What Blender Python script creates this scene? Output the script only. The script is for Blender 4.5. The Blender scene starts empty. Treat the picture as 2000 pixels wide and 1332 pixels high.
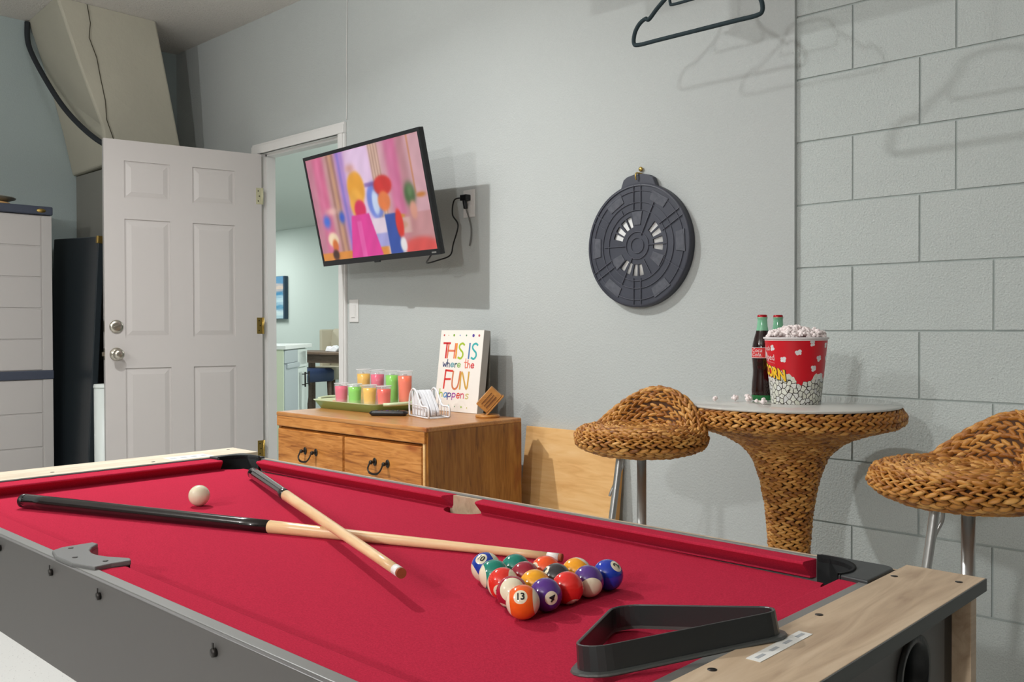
import bpy, bmesh, math, random
import numpy as np
from mathutils import Vector, Matrix, Euler
random.seed(7); rng = np.random.RandomState(5)
S = bpy.context.scene; C = S.collection
PI = math.pi

# ------------------------------------------------------------------ camera, world, lights, exposure
cam = bpy.data.cameras.new('camera'); co = bpy.data.objects.new('camera', cam); C.objects.link(co)
cam.sensor_width = 36.0; cam.lens = 32.4; cam.clip_start = 0.02; cam.clip_end = 60
Rv = Vector((0.72382754, 0.68997442, -0.0029997)); Fv = Vector((-0.6899403, 0.72373088, -0.01399954)); Uv = Vector((-0.00748835, 0.01220287, 0.9998975))
mw = Matrix.Identity(4)
for i in range(3):
    mw[i][0] = Rv[i]; mw[i][1] = Uv[i]; mw[i][2] = -Fv[i]
mw[2][3] = 1.05
co.matrix_world = mw; S.camera = co

w = bpy.data.worlds.new('world'); S.world = w; w.use_nodes = True
w.node_tree.nodes['Background'].inputs[0].default_value = (0.8, 0.88, 1, 1); w.node_tree.nodes['Background'].inputs[1].default_value = 0.3
S.view_settings.view_transform = 'Standard'; S.view_settings.look = 'None'; S.view_settings.gamma = 1.0
S.view_settings.use_curve_mapping = False; S.view_settings.exposure = 0.08

def area(name, loc, target, size, power, col=(1, 1, 1), shape='DISK', spread=180):
    l = bpy.data.lights.new(name, 'AREA'); l.shape = shape; l.size = size; l.energy = power; l.color = col; l.spread = math.radians(spread)
    o = bpy.data.objects.new(name, l); C.objects.link(o); o.location = loc
    d = Vector(target) - Vector(loc); o.rotation_euler = d.to_track_quat('-Z', 'Y').to_euler()
    return o
def bulb(name, loc, r, power, col=(0.985, 1, 0.995)):
    l = bpy.data.lights.new(name, 'POINT'); l.shadow_soft_size = r; l.energy = power; l.color = col
    o = bpy.data.objects.new(name, l); C.objects.link(o); o.location = loc; return o
area('garage_lamp', (-3.02, 1.05, 2.70), (-2.7, 0.95, 0), 0.06, 46, (0.985, 1, 0.995), spread=165)
bulb('garage_lamp_lobe', (-3.05, 1.5, 2.35), 0.2, 14)
bulb('garage_lamp_rear', (-2.3, -1.9, 2.5), 0.06, 92)
bulb('garage_lamp_right', (-0.15, -2.2, 1.98), 0.05, 135)
area('garage_fill', (-0.8, -2.8, 1.4), (-0.8, 2.8, 1.3), 2.6, 2, (0.97, 0.98, 1), 'SQUARE')  # added weak fill behind the camera, no daylight opening there
area('kitchen_lamp', (-8.5, 5.2, 2.38), (-8.5, 5.4, 0), 0.9, 44, (0.96, 1, 0.98))
area('kitchen_lamp_far', (-11.5, 6.0, 2.38), (-11.5, 6.2, 0), 0.9, 34, (0.96, 1, 0.98))
area('kitchen_face_fill', (-5.2, 6.4, 2.38), (-6.2, 5.4, 0), 0.7, 55, (0.98, 1, 0.98))  # added lamp to brighten the peninsula's front
area('kitchen_end_fill', (-4.2, 4.0, 1.9), (-8.0, 5.0, 0.8), 0.8, 32, (0.97, 1, 0.99))  # added fill for the peninsula end panel, not a window

# ------------------------------------------------------------------ helpers
def lin(r, g, b):
    f = lambda c: (c / 255 / 12.92) if c / 255 <= 0.04045 else ((c / 255 + 0.055) / 1.055) ** 2.4
    return (f(r), f(g), f(b), 1)
WM = {}
class MB:
    def __init__(s): s.v = []; s.f = []; s.sm = []
    def add(s, vs, fs, smooth=False):
        n = len(s.v); s.v += [tuple(p) for p in vs]; s.f += [tuple(i + n for i in f) for f in fs]; s.sm += [smooth] * len(fs); return s
    def box(s, x0, x1, y0, y1, z0, z1):
        return s.add([(x0, y0, z0), (x1, y0, z0), (x1, y1, z0), (x0, y1, z0), (x0, y0, z1), (x1, y0, z1), (x1, y1, z1), (x0, y1, z1)],
                     [(0, 3, 2, 1), (4, 5, 6, 7), (0, 1, 5, 4), (1, 2, 6, 5), (2, 3, 7, 6), (3, 0, 4, 7)])
    def frus(s, x0, x1, z0, z1, y0, y1, ins):   # raised panel: base in plane y0, top (inset) in plane y1
        a = [(x0, y0, z0), (x1, y0, z0), (x1, y0, z1), (x0, y0, z1)]; b = [(x0 + ins, y1, z0 + ins), (x1 - ins, y1, z0 + ins), (x1 - ins, y1, z1 - ins), (x0 + ins, y1, z1 - ins)]
        return s.add(a + b, [(4, 5, 6, 7), (0, 1, 5, 4), (1, 2, 6, 5), (2, 3, 7, 6), (3, 0, 4, 7), (3, 2, 1, 0)])
    def prism(s, pts, z0, z1):
        n = len(pts)
        return s.add([(x, y, z0) for x, y in pts] + [(x, y, z1) for x, y in pts], [tuple(range(n))[::-1], tuple(range(n, 2 * n))] + [(i, (i + 1) % n, n + (i + 1) % n, n + i) for i in range(n)])
    def lathe(s, prof, n=32, cx=0, cy=0, smooth=True, a0=0, a1=2 * PI):
        full = abs(a1 - a0 - 2 * PI) < 1e-6; m = n if full else n + 1
        vs = [(cx + r * math.cos(a0 + (a1 - a0) * k / n), cy + r * math.sin(a0 + (a1 - a0) * k / n), z) for r, z in prof for k in range(m)]
        fs = []
        for i in range(len(prof) - 1):
            for k in range(n):
                k2 = (k + 1) % m
                fs.append((i * m + k, i * m + k2, (i + 1) * m + k2, (i + 1) * m + k))
        return s.add(vs, fs, smooth)
    def tube(s, pts, r, n=10, cap=True, closed=False):
        pts = [Vector(p) for p in pts]; N = len(pts); rs = r if isinstance(r, (list, tuple)) else [r] * N
        vs = []; prev = None
        for i, p in enumerate(pts):
            a = pts[i - 1] if (i > 0 or closed) else p; b = pts[(i + 1) % N] if (i < N - 1 or closed) else p
            t = (b - a).normalized()
            if prev is None:
                u = t.orthogonal().normalized()
            else:
                u = (prev - t * prev.dot(t)); u = u.normalized() if u.length > 1e-6 else t.orthogonal().normalized()
            prev = u; q = t.cross(u)
            vs += [p + (u * math.cos(2 * PI * k / n) + q * math.sin(2 * PI * k / n)) * rs[i] for k in range(n)]
        fs = [(i * n + k, i * n + (k + 1) % n, ((i + 1) % N) * n + (k + 1) % n, ((i + 1) % N) * n + k) for i in range(N if closed else N - 1) for k in range(n)]
        s.add(vs, fs, True)
        if cap and not closed:
            b = len(s.v) - len(vs); s.f += [tuple(b + k for k in range(n))[::-1], tuple(b + (N - 1) * n + k for k in range(n))]; s.sm += [False, False]
        return s
    def sphere(s, c, r, nu=16, nv=10, sc=(1, 1, 1)):
        prof = [(math.sin(PI * i / nv), -math.cos(PI * i / nv)) for i in range(nv + 1)]
        m = MB().lathe(prof, nu); return s.add([(c[0] + x * r * sc[0], c[1] + y * r * sc[1], c[2] + z * r * sc[2]) for x, y, z in m.v], m.f, True)
    def xf(s, M):
        s.v = [tuple(M @ Vector(p)) for p in s.v]; return s
    def merge(s, o): return s.add2(o)
    def add2(s, o):
        n = len(s.v); s.v += o.v; s.f += [tuple(i + n for i in f) for f in o.f]; s.sm += o.sm; return s
def bez(pts, n=12):      # Catmull-Rom through points
    P = [Vector(p) for p in pts]; out = []
    for i in range(len(P) - 1):
        a, b, c, d = P[max(i - 1, 0)], P[i], P[i + 1], P[min(i + 2, len(P) - 1)]
        for k in range(n):
            t = k / n; out.append(0.5 * ((2 * b) + (c - a) * t + (2 * a - 5 * b + 4 * c - d) * t * t + (3 * b - a - 3 * c + d) * t ** 3))
    return out + [P[-1]]
def empty(name, label, cat, loc=(0, 0, 0), rz=0, group=None, rot=None):
    o = bpy.data.objects.new(name, None); o.empty_display_size = 0.05; C.objects.link(o)
    o.location = loc; o.rotation_euler = rot if rot is not None else (0, 0, rz)
    WM[o.name] = Matrix.Translation(loc) @ Euler(rot if rot is not None else (0, 0, rz)).to_matrix().to_4x4()
    if cat is None: o['kind'] = 'structure'
    else: o['label'] = label; o['category'] = cat
    if group: o['group'] = group
    return o
def wmat(o): return WM.get(o.name, Matrix.Identity(4))
def obj(name, mb, m, parent=None, world=False, bevel=0, label=None, mesh=None, loc=None, rot=None, seg=2, kind=None):
    """one linked mesh object; coordinates are the parent's own unless world=True"""
    if mesh is None:
        me = bpy.data.meshes.new(name); vs = mb.v
        if world and parent is not None:
            Mi = wmat(parent).inverted(); vs = [tuple(Mi @ Vector(p)) for p in vs]
        me.from_pydata([tuple(v) for v in vs], [], mb.f)
        me.polygons.foreach_set('use_smooth', mb.sm); me.materials.append(m)
        bm = bmesh.new(); bm.from_mesh(me); bmesh.ops.recalc_face_normals(bm, faces=bm.faces); bm.to_mesh(me); bm.free(); me.update()
    else: me = mesh
    o = bpy.data.objects.new(name, me); C.objects.link(o)
    if parent is not None: o.parent = parent
    L = Matrix.Identity(4)
    if loc is not None: o.location = loc; L = Matrix.Translation(loc)
    if rot is not None: o.rotation_euler = rot; L = L @ Euler(rot).to_matrix().to_4x4()
    WM[o.name] = (wmat(parent) if parent is not None else Matrix.Identity(4)) @ L
    if bevel:
        b = o.modifiers.new('bevel', 'BEVEL'); b.width = bevel; b.segments = seg; b.limit_method = 'ANGLE'; b.angle_limit = math.radians(35)
    if label: o['label'] = label
    if kind: o['kind'] = kind
    return o
def tag(o, label, cat, group=None):
    o['label'] = label; o['category'] = cat
    if group: o['group'] = group
    return o
def struct(name, mb, m, **k):
    o = obj(name, mb, m, **k); o['kind'] = 'structure'; return o

# ---- materials
class NT:
    def __init__(s, name):
        s.m = bpy.data.materials.new(name); s.m.use_nodes = True; s.t = s.m.node_tree; s.b = s.t.nodes['Principled BSDF']
    def n(s, typ, **k):
        nd = s.t.nodes.new('ShaderNode' + typ)
        for a, v in k.items():
            if a.startswith('i_'):
                key = a[2:]; key = int(key) if key.isdigit() else key.replace('_', ' '); nd.inputs[key].default_value = v
            else: setattr(nd, a, v)
        return nd
    def l(s, a, b): s.t.links.new(a, b)
    def obj(s, sc=(1, 1, 1), rot=(0, 0, 0)):
        tc = s.n('TexCoord'); mp = s.n('Mapping'); s.l(tc.outputs['Object'], mp.inputs[0]); mp.inputs['Scale'].default_value = sc; mp.inputs['Rotation'].default_value = rot; return mp.outputs[0]
    def noise(s, vec, scale, detail=3, rough=0.5):
        nz = s.n('TexNoise'); nz.inputs['Scale'].default_value = scale; nz.inputs['Detail'].default_value = detail; nz.inputs['Roughness'].default_value = rough; s.l(vec, nz.inputs['Vector']); return nz.outputs['Fac']
    def ramp(s, fac, stops):
        r = s.n('ValToRGB'); e = r.color_ramp.elements
        while len(e) < len(stops): e.new(0.5)
        for k, (p, c) in enumerate(stops): e[k].position = p; e[k].color = c
        s.l(fac, r.inputs[0]); return r.outputs[0]
    def bump(s, h, st, dist=0.002):
        b = s.n('Bump'); b.inputs['Strength'].default_value = st; b.inputs['Distance'].default_value = dist; s.l(h, b.inputs['Height']); s.l(b.outputs[0], s.b.inputs['Normal']); return b
def mat(name, col, rough=0.5, metal=0, spec=0.5, bump=None, var=None, coat=0, emit=0, trans=0, alpha=1, ior=1.45):
    t = NT(name); b = t.b; c = col if len(col) == 4 else tuple(col) + (1,)
    b.inputs['Base Color'].default_value = c; b.inputs['Roughness'].default_value = rough; b.inputs['Metallic'].default_value = metal
    b.inputs['Specular IOR Level'].default_value = spec; b.inputs['Coat Weight'].default_value = coat; b.inputs['Coat Roughness'].default_value = 0.05
    b.inputs['Transmission Weight'].default_value = trans; b.inputs['Alpha'].default_value = alpha; b.inputs['IOR'].default_value = ior
    if emit: b.inputs['Emission Color'].default_value = c; b.inputs['Emission Strength'].default_value = emit
    v = None
    if bump or var: v = t.obj()
    if var:
        sc, amt = var; c2 = tuple(x * (1 - amt) for x in c[:3]) + (1,); c3 = tuple(min(1, x * (1 + amt)) for x in c[:3]) + (1,)
        t.l(t.ramp(t.noise(v, sc, 4), [(0.3, c2), (0.7, c3)]), b.inputs['Base Color'])
    if bump: t.bump(t.noise(v, bump[0], 4, 0.6), bump[1], bump[2] if len(bump) > 2 else 0.002)
    return t.m
def wood(name, stops, axis='x', scale=6, stretch=12, rough=0.45, fine=60, knots=0.0, bump=0.15):
    t = NT(name); sc = {'x': (1, stretch, stretch), 'y': (stretch, 1, stretch), 'z': (stretch, stretch, 1)}[axis]
    v = t.obj(sc); n1 = t.noise(v, scale * 0.25, 5, 0.6)
    wv = t.n('TexNoise'); wv.inputs['Scale'].default_value = scale; wv.inputs['Detail'].default_value = 6; wv.inputs['Distortion'].default_value = 1.5; t.l(v, wv.inputs['Vector'])
    mx = t.n('Math', operation='MULTIPLY_ADD'); mx.inputs[1].default_value = 0.55; t.l(wv.outputs['Fac'], mx.inputs[0])
    m2 = t.n('Math', operation='MULTIPLY'); m2.inputs[1].default_value = 0.45; t.l(n1, m2.inputs[0]); t.l(m2.outputs[0], mx.inputs[2])
    col = t.ramp(mx.outputs[0], stops)
    if knots:
        kn = t.noise(t.obj({'x': (1, 2.2, 2.2), 'y': (2.2, 1, 2.2), 'z': (2.2, 2.2, 1)}[axis]), 5, 2); kr = t.ramp(kn, [(0.64, (1, 1, 1, 1)), (0.72, (knots, knots * 0.75, knots * 0.65, 1))])
        mm = t.n('MixRGB', blend_type='MULTIPLY'); mm.inputs[0].default_value = 1; t.l(col, mm.inputs[1]); t.l(kr, mm.inputs[2]); col = mm.outputs[0]
    t.l(col, t.b.inputs['Base Color']); t.b.inputs['Roughness'].default_value = rough
    t.bump(wv.outputs['Fac'], bump, 0.001); return t.m

M = {}
def wallmat(name, col, sc, st, dist, rough=0.85):
    t = NT(name); v = t.obj(); t.b.inputs['Roughness'].default_value = rough; t.b.inputs['Specular IOR Level'].default_value = 0.25
    n1 = t.noise(v, sc, 4, 0.55); n2 = t.noise(v, 1.2, 2)
    c2 = tuple(x * 0.95 for x in col[:3]) + (1,)
    sp_ = t.ramp(t.noise(v, sc * 3.2, 2, .7), [(0.3, (.88, .88, .88, 1)), (0.7, (1, 1, 1, 1))]); mm_ = t.n('MixRGB', blend_type='MULTIPLY'); mm_.inputs[0].default_value = 1
    t.l(t.ramp(n2, [(0.3, c2), (0.7, col)]), mm_.inputs[1]); t.l(sp_, mm_.inputs[2]); t.l(mm_.outputs[0], t.b.inputs['Base Color']); t.bump(n1, st, dist); return t.m
M['drywall'] = wallmat('drywall_paint', lin(194, 198, 196), 130, 0.55, 0.004)
t = NT('block_paint'); v = t.obj(); t.b.inputs['Roughness'].default_value = 0.85; t.b.inputs['Specular IOR Level'].default_value = 0.25
n2 = t.noise(v, 2.0, 2); mm_ = t.n('MixRGB', blend_type='MULTIPLY'); mm_.inputs[0].default_value = 1; t.l(t.ramp(n2, [(0.3, lin(192, 198, 195)), (0.7, lin(198, 204, 201))]), mm_.inputs[1]); t.l(t.ramp(t.noise(v, 330, 3, .8), [(0.32, (.72, .74, .74, 1)), (0.52, (1, 1, 1, 1))]), mm_.inputs[2]); t.l(mm_.outputs[0], t.b.inputs['Base Color'])
na = t.noise(v, 190, 4, 0.65); vo = t.n('TexVoronoi'); vo.inputs['Scale'].default_value = 160; t.l(v, vo.inputs['Vector'])
sub = t.n('Math', operation='MULTIPLY'); t.l(na, sub.inputs[0]); t.l(vo.outputs['Distance'], sub.inputs[1]); t.bump(sub.outputs[0], 0.8, 0.0032); M['block'] = t.m
M['mortar'] = mat('mortar_paint', lin(172, 180, 177), 0.9, bump=(120, 0.4))
M['leftwall'] = wallmat('side_wall_paint', lin(168, 180, 179), 110, 0.25, 0.003)
M['ceiling'] = wallmat('popcorn_ceiling', lin(230, 225, 218), 70, 1.0, 0.012)
t = NT('floor_epoxy'); v = t.obj(); t.b.inputs['Roughness'].default_value = 0.35
t.l(t.ramp(t.noise(v, 170, 2), [(0.27, lin(60, 60, 60)), (0.33, lin(196, 196, 193))]), t.b.inputs['Base Color']); M['floor'] = t.m
M['duct'] = mat('duct_cover_canvas', lin(180, 176, 160), 0.8, bump=(9, 0.5, 0.01), var=(3, 0.05))
M['crack'] = mat('dark_crack', lin(60, 55, 40), 0.9)
M['closet'] = mat('heater_closet_grey', lin(132, 131, 124), 0.8, bump=(60, 0.2))
M['white'] = mat('white_trim_paint', lin(224, 222, 219), 0.4); M['door'] = mat('door_white', lin(196, 191, 188), 0.42, bump=(300, 0.06))
M['nickel'] = mat('satin_nickel', lin(190, 184, 172), 0.28, 1); M['brass'] = mat('brass', lin(190, 160, 90), 0.35, 1)
M['hinge'] = mat('hinge_painted', lin(196, 192, 160), 0.5, 0.2); M['screw'] = mat('dark_screw', lin(52, 48, 46), 0.4, 0.6)
M['black'] = mat('black_plastic', lin(26, 27, 29), 0.35); M['blackm'] = mat('matte_black', lin(30, 31, 33), 0.6); M['foam'] = mat('black_foam_pipe', lin(38, 42, 46), 0.8)
M['felt'] = mat('red_felt', lin(178, 42, 66), 0.95, spec=0.04, bump=(700, 0.35, 0.0015), var=(420, 0.13)); 
M['grey'] = mat('grey_laminate', lin(82, 79, 77), 0.42, bump=(60, 0.03)); M['greylt'] = mat('grey_edge_band', lin(116, 116, 113), 0.4)
M['dkgrey'] = mat('dark_grey_edge', lin(74, 76, 74), 0.5)
M['oak'] = wood('pale_oak_laminate', [(0.3, lin(158, 132, 106)), (0.5, lin(192, 168, 140)), (0.72, lin(210, 190, 164))], 'y', 5, 9, 0.45, knots=0.72)
M['oakleft'] = wood('bleached_oak_laminate', [(0.3, lin(190, 172, 146)), (0.5, lin(216, 202, 180)), (0.72, lin(228, 216, 198))], 'y', 5, 9, 0.45)
M['pocket'] = mat('pocket_black', lin(20, 23, 24), 0.42, bump=(200, 0.08)); M['casting'] = mat('casting_plastic', lin(52, 55, 56), 0.45, bump=(200, 0.08)); M['liner'] = mat('liner_black', lin(14, 16, 17), 0.75, spec=.25); M['pocketgrey'] = mat('pocket_grey', lin(108, 108, 107), 0.35)
M['paper'] = mat('paper', lin(226, 226, 222), 0.6); M['ink'] = mat('grey_ink', lin(168, 172, 176), 0.7)
M['cueblack'] = mat('cue_black_lacquer', lin(26, 22, 22), 0.14, coat=0.6, bump=(70, 0.25, 0.0006)); M['cuegrey'] = mat('cue_dark_lacquer', lin(44, 42, 42), 0.12, coat=0.7)
M['maple'] = wood('maple', [(0.3, lin(214, 172, 122)), (0.7, lin(238, 206, 160))], 'x', 8, 10, 0.3, bump=0.02)
M['ferrule'] = mat('white_ferrule', lin(232, 228, 224), 0.4); M['leather'] = mat('cue_leather_tip', lin(150, 80, 45), 0.7)
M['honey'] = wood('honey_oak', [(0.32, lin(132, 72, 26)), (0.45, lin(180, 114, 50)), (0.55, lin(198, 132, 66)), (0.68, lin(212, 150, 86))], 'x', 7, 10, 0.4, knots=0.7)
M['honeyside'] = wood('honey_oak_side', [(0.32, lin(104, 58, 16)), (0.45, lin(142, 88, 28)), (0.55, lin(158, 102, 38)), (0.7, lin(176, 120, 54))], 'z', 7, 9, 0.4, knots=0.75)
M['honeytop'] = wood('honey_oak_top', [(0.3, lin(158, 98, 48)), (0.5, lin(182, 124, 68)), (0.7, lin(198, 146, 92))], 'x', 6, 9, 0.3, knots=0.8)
M['iron'] = mat('dark_iron', lin(60, 56, 52), 0.35, 0.85)
M['pine'] = wood('pine_board', [(0.25, lin(206, 150, 86)), (0.5, lin(228, 180, 118)), (0.75, lin(236, 196, 140))], 'x', 5, 8, 0.55, bump=0.05)
M['pinedge'] = mat('pine_edge', lin(196, 140, 70), 0.6)
M['bamboo'] = wood('bamboo', [(0.3, lin(166, 106, 44)), (0.7, lin(206, 146, 72))], 'x', 14, 12, 0.4, bump=0.05)
M['tray'] = mat('green_enamel', lin(146, 184, 116), 0.3); M['trayin'] = mat('pale_green_enamel', lin(206, 218, 178), 0.3)
M['wire'] = mat('white_wire', lin(226, 226, 228), 0.35); M['napkin'] = mat('white_napkin', lin(232, 232, 236), 0.8)
M['canvas'] = mat('white_canvas', lin(236, 230, 222), 0.75, bump=(300, 0.1)); M['canvasside'] = mat('canvas_side', lin(180, 176, 170), 0.8)
M['alu'] = mat('brushed_aluminium', lin(186, 186, 184), 0.34, 0.9, bump=(90, 0.12))
t = NT('glass_top'); t.b.inputs['Base Color'].default_value = lin(196, 194, 188); t.b.inputs['Roughness'].default_value = 0.02; t.b.inputs['IOR'].default_value = 1.9; M['glasstop'] = t.m  # pale opaque base colour stands in for the wall's reflection in the glass
t = NT('rattan_strand'); g = t.n('NewGeometry'); v = t.obj((1, 1, 1))
nz = t.noise(v, 14, 3); ad = t.n('Math', operation='MULTIPLY_ADD'); ad.inputs[1].default_value = 0.62; t.l(g.outputs['Random Per Island'], ad.inputs[0])
m2 = t.n('Math', operation='MULTIPLY'); m2.inputs[1].default_value = 0.38; t.l(nz, m2.inputs[0]); t.l(m2.outputs[0], ad.inputs[2])
t.l(t.ramp(ad.outputs[0], [(0.1, lin(110, 62, 20)), (0.3, lin(158, 98, 36)), (0.6, lin(188, 128, 54)), (0.85, lin(208, 154, 82)), (1.0, lin(184, 136, 96))]), t.b.inputs['Base Color'])
t.b.inputs['Roughness'].default_value = 0.5; t.bump(t.noise(t.obj(), 500, 3), 0.5, 0.001); M['rattan'] = t.m
M['rattancore'] = mat('rattan_core', lin(70, 40, 14), 0.85)
M['dart'] = mat('dartboard_plastic', lin(62, 64, 74), 0.5, bump=(40, 0.1), var=(9, 0.12)); M['dartpad'] = mat('dusty_pad', lin(84, 86, 94), 0.7, var=(60, 0.2)); M['dartrib'] = mat('dart_rib', lin(84, 86, 96), 0.5)
M['slotwhite'] = mat('slot_stand_in', lin(226, 226, 224), 0.7)
M['hanger'] = mat('hanger_velvet', lin(48, 60, 64), 0.8, spec=0.2)
M['steel'] = mat('galvanised_steel', lin(150, 152, 154), 0.45, 0.7)
M['cabinet'] = mat('cabinet_resin', lin(176, 172, 169), 0.6, bump=(120, 0.05)); M['cabdark'] = mat('cabinet_dark_resin', lin(60, 66, 80), 0.55)
M['blackboard'] = mat('black_panel', lin(36, 42, 46), 0.3, bump=(8, 0.05)); M['whiteroll'] = mat('white_enamel', lin(216, 222, 218), 0.4); M['cord'] = mat('amber_cord', lin(150, 100, 40), 0.6)
M['kwall'] = mat('kitchen_wall_paint', lin(206, 216, 210), 0.8); M['kceil'] = mat('kitchen_ceiling_paint', lin(200, 206, 200), 0.9); M['kfloor'] = mat('kitchen_floor_tile', lin(176, 182, 180), 0.4)
M['kcab'] = mat('kitchen_cabinet_white', lin(222, 230, 224), 0.4); M['cream'] = mat('peninsula_cream', lin(214, 222, 196), 0.5); M['counter'] = mat('counter_white', lin(232, 234, 230), 0.3)
M['stainless'] = mat('stainless_steel', lin(196, 204, 208), 0.35, 0.35); M['navy'] = mat('navy_leather', lin(44, 58, 86), 0.35); M['linen'] = mat('beige_linen', lin(196, 188, 168), 0.85)
M['walnut'] = wood('walnut', [(0.3, lin(84, 66, 52)), (0.7, lin(124, 104, 88))], 'x', 6, 9, 0.5); M['clear'] = mat('clear_bag', lin(214, 226, 232), 0.3, alpha=0.55)

# ------------------------------------------------------------------ the room
XL, YB, ZC = -5.62, 2.80, 2.80
dx0, dx1, dz1 = -4.615, -3.873, 2.035          # doorway
struct('floor', MB().box(XL - .1, 2.6, -3.1, 2.87, -0.06, 0), M['floor'])
struct('ceiling', MB().box(XL - .1, 2.6, -3.1, 2.87, ZC, ZC + 0.06), M['ceiling'])
struct('wall_left', MB().box(XL - .1, XL, -3.1, 2.9, 0, ZC), M['leftwall'])
M['garagedoor'] = mat('garage_door_grey', lin(104, 100, 96), .6)
struct('wall_front', MB().box(XL, 2.5, -3.1, -3.0, 0, ZC), M['garagedoor'])
struct('wall_right', MB().box(2.5, 2.6, -3.1, 2.9, 0, ZC), M['garagedoor'])
struct('wall_back', MB().box(XL, dx0 - .02, YB, 2.87, 0, ZC).box(dx0 - .02, dx1 + .02, YB, 2.87, dz1 + .02, ZC).box(dx1 + .02, -1.402, YB, 2.87, 0, ZC), M['drywall'])
# block part of the back wall, 2 cm behind the drywall; every block a part
wb = struct('wall_back_right', MB().box(-1.41, 2.55, 2.8195, 2.87, 0, ZC), M['mortar'])
bl = {}
def block_mesh(wd):
    k = round(wd, 4)
    if k not in bl:
        me = bpy.data.meshes.new('block'); h = 0.2032; g = 0.0011
        b = MB(); x0, x1, z0, z1 = g, wd - g, g, h - g; e = 0.002
        b.v = [(x0, 0.012, z0), (x1, 0.012, z0), (x1, 0.012, z1), (x0, 0.012, z1), (x0 + e, 0, z0 + e), (x1 - e, 0, z0 + e), (x1 - e, 0, z1 - e), (x0 + e, 0, z1 - e)]
        b.f = [(4, 5, 6, 7), (0, 1, 5, 4), (1, 2, 6, 5), (2, 3, 7, 6), (3, 0, 4, 7)]
        me.from_pydata(b.v, [], b.f); me.materials.append(M['block']); me.update(); bl[k] = me
    return bl[k]
hb = 0.2032
for r in range(-5, 9):
    z = 1.038 + r * hb
    even = (r % 2 == 0)                 # rows whose joint sits at -1.216
    xs = [-1.4192]
    if even:
        xs.append(-1.216)
        if r >= 2: xs.append(-0.9112)
    while xs[-1] < 2.45: xs.append(xs[-1] + 0.4064)
    for a, b_ in zip(xs[:-1], xs[1:]):
        z0 = max(z, 0.0)
        if z + hb > ZC + 0.03: continue
        o = obj('concrete_block', None, None, wb, mesh=block_mesh(b_ - a)); o.location = (a, 2.815 + random.uniform(-.0012, .0012), z)
        if z < 0: o.scale = (1, 1, (z + hb) / hb); o.location.z = 0.0
# loose cable down the wall, vertical joint line
tag(obj('wall_cable', MB().tube(bez([(-3.80, 2.797, 2.80), (-3.803, 2.796, 2.6), (-3.809, 2.796, 2.4), (-3.806, 2.796, 2.25), (-3.812, 2.796, 2.10)], 6), 0.0022, 6), M['white']), 'thin pale cable running down the grey wall from ceiling to door casing', 'cable')
# door casing (mitred profile) and jamb
def casing(name, x0, x1, z0, z1):
    return struct(name, MB().box(x0, x1, 2.784, 2.80, z0, z1).box(x0 + (0.012 if x1 - x0 < .1 else 0), x1 - (0.012 if x1 - x0 < .1 else 0), 2.778, 2.784, z0, z1 - (0.012 if x1 - x0 > .1 else 0)), M['white'], bevel=0.003)
casing('trim_1', -4.69, dx0, 0, 2.035)
casing('trim_2', -4.69, dx1 + .057, 2.035, 2.092)
casing('trim_3', dx1, dx1 + .057, 0, 2.035)
struct('trim_4', MB().box(dx0 - .02, dx0, 2.785, 2.88, 0, dz1 + .02).box(dx0, dx0 + .012, 2.825, 2.88, 0, dz1), M['white'])
struct('trim_5', MB().box(dx1, dx1 + .02, 2.785, 2.88, 0, dz1 + .02).box(dx1 - .012, dx1, 2.825, 2.88, 0, dz1), M['white'])
struct('trim_6', MB().box(dx0, dx1, 2.785, 2.88, dz1, dz1 + .02).box(dx0, dx1, 2.825, 2.88, dz1 - .012, dz1), M['white'])
# six panel door, swung into the room
h0 = Vector((-4.605, 2.785, 0)); h1 = Vector((-4.77, 1.984, 0)); ang = math.atan2(h1.y - h0.y, h1.x - h0.x)
dr = empty('door_1', None, None, (h0.x, h0.y, 0.008), ang)
DW, DH = 0.825, 2.018
pan = [(.152, .380, 1.72, 1.912), (.498, .726, 1.72, 1.912), (.152, .380, 1.0, 1.612), (.498, .726, 1.0, 1.612), (.152, .380, .25, .84), (.498, .726, .25, .84)]
sl = MB().box(0, DW, -0.011, 0.011, 0, DH)
for x0, x1 in ((0, .152), (.380, .498), (.726, DW)): sl.box(x0, x1, -0.0175, 0.0175, 0, DH)
for x0, x1 in ((.152, .380), (.498, .726)):
    for z0, z1 in ((0, .25), (.84, 1.0), (1.612, 1.72), (1.912, DH)): sl.box(x0, x1, -0.0175, 0.0175, z0, z1)
obj('door_leaf', sl, M['door'], dr)
for x0, x1, z0, z1 in pan:
    b = MB().frus(x0 + .008, x1 - .008, z0 + .008, z1 - .008, 0.0105, 0.0165, 0.026)
    c = MB().frus(x0 + .008, x1 - .008, z0 + .008, z1 - .008, -0.0105, -0.0165, 0.026); b.add2(c)
    obj('door_panel', b, M['door'], dr)
ky = 0.0175
def knob_parts(z, turn):
    prof = [(0.0, 0.0), (0.033, 0.0), (0.034, 0.004), (0.031, 0.010), (0.018, 0.012)]
    if not turn: prof += [(0.012, 0.02), (0.011, 0.034), (0.018, 0.040), (0.026, 0.048), (0.028, 0.058), (0.024, 0.067), (0.012, 0.072), (0.0, 0.072)]
    else: prof += [(0.0, 0.013)]
    for sgn in (1, -1):
        m = MB().lathe(prof, 28).xf(Matrix.Translation((0.771, sgn * ky, z)) @ Matrix.Rotation(-sgn * PI / 2, 4, 'X'))
        if turn and sgn == 1: m.add2(MB().box(-0.017, 0.017, 0, 0.016, -0.005, 0.005).xf(Matrix.Translation((0.771, ky + .01, z)) @ Matrix.Rotation(0.35, 4, 'Y')))
        obj('deadbolt' if turn else 'door_knob', m, M['nickel'], dr)
knob_parts(0.914, False); knob_parts(1.056, True)
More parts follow.
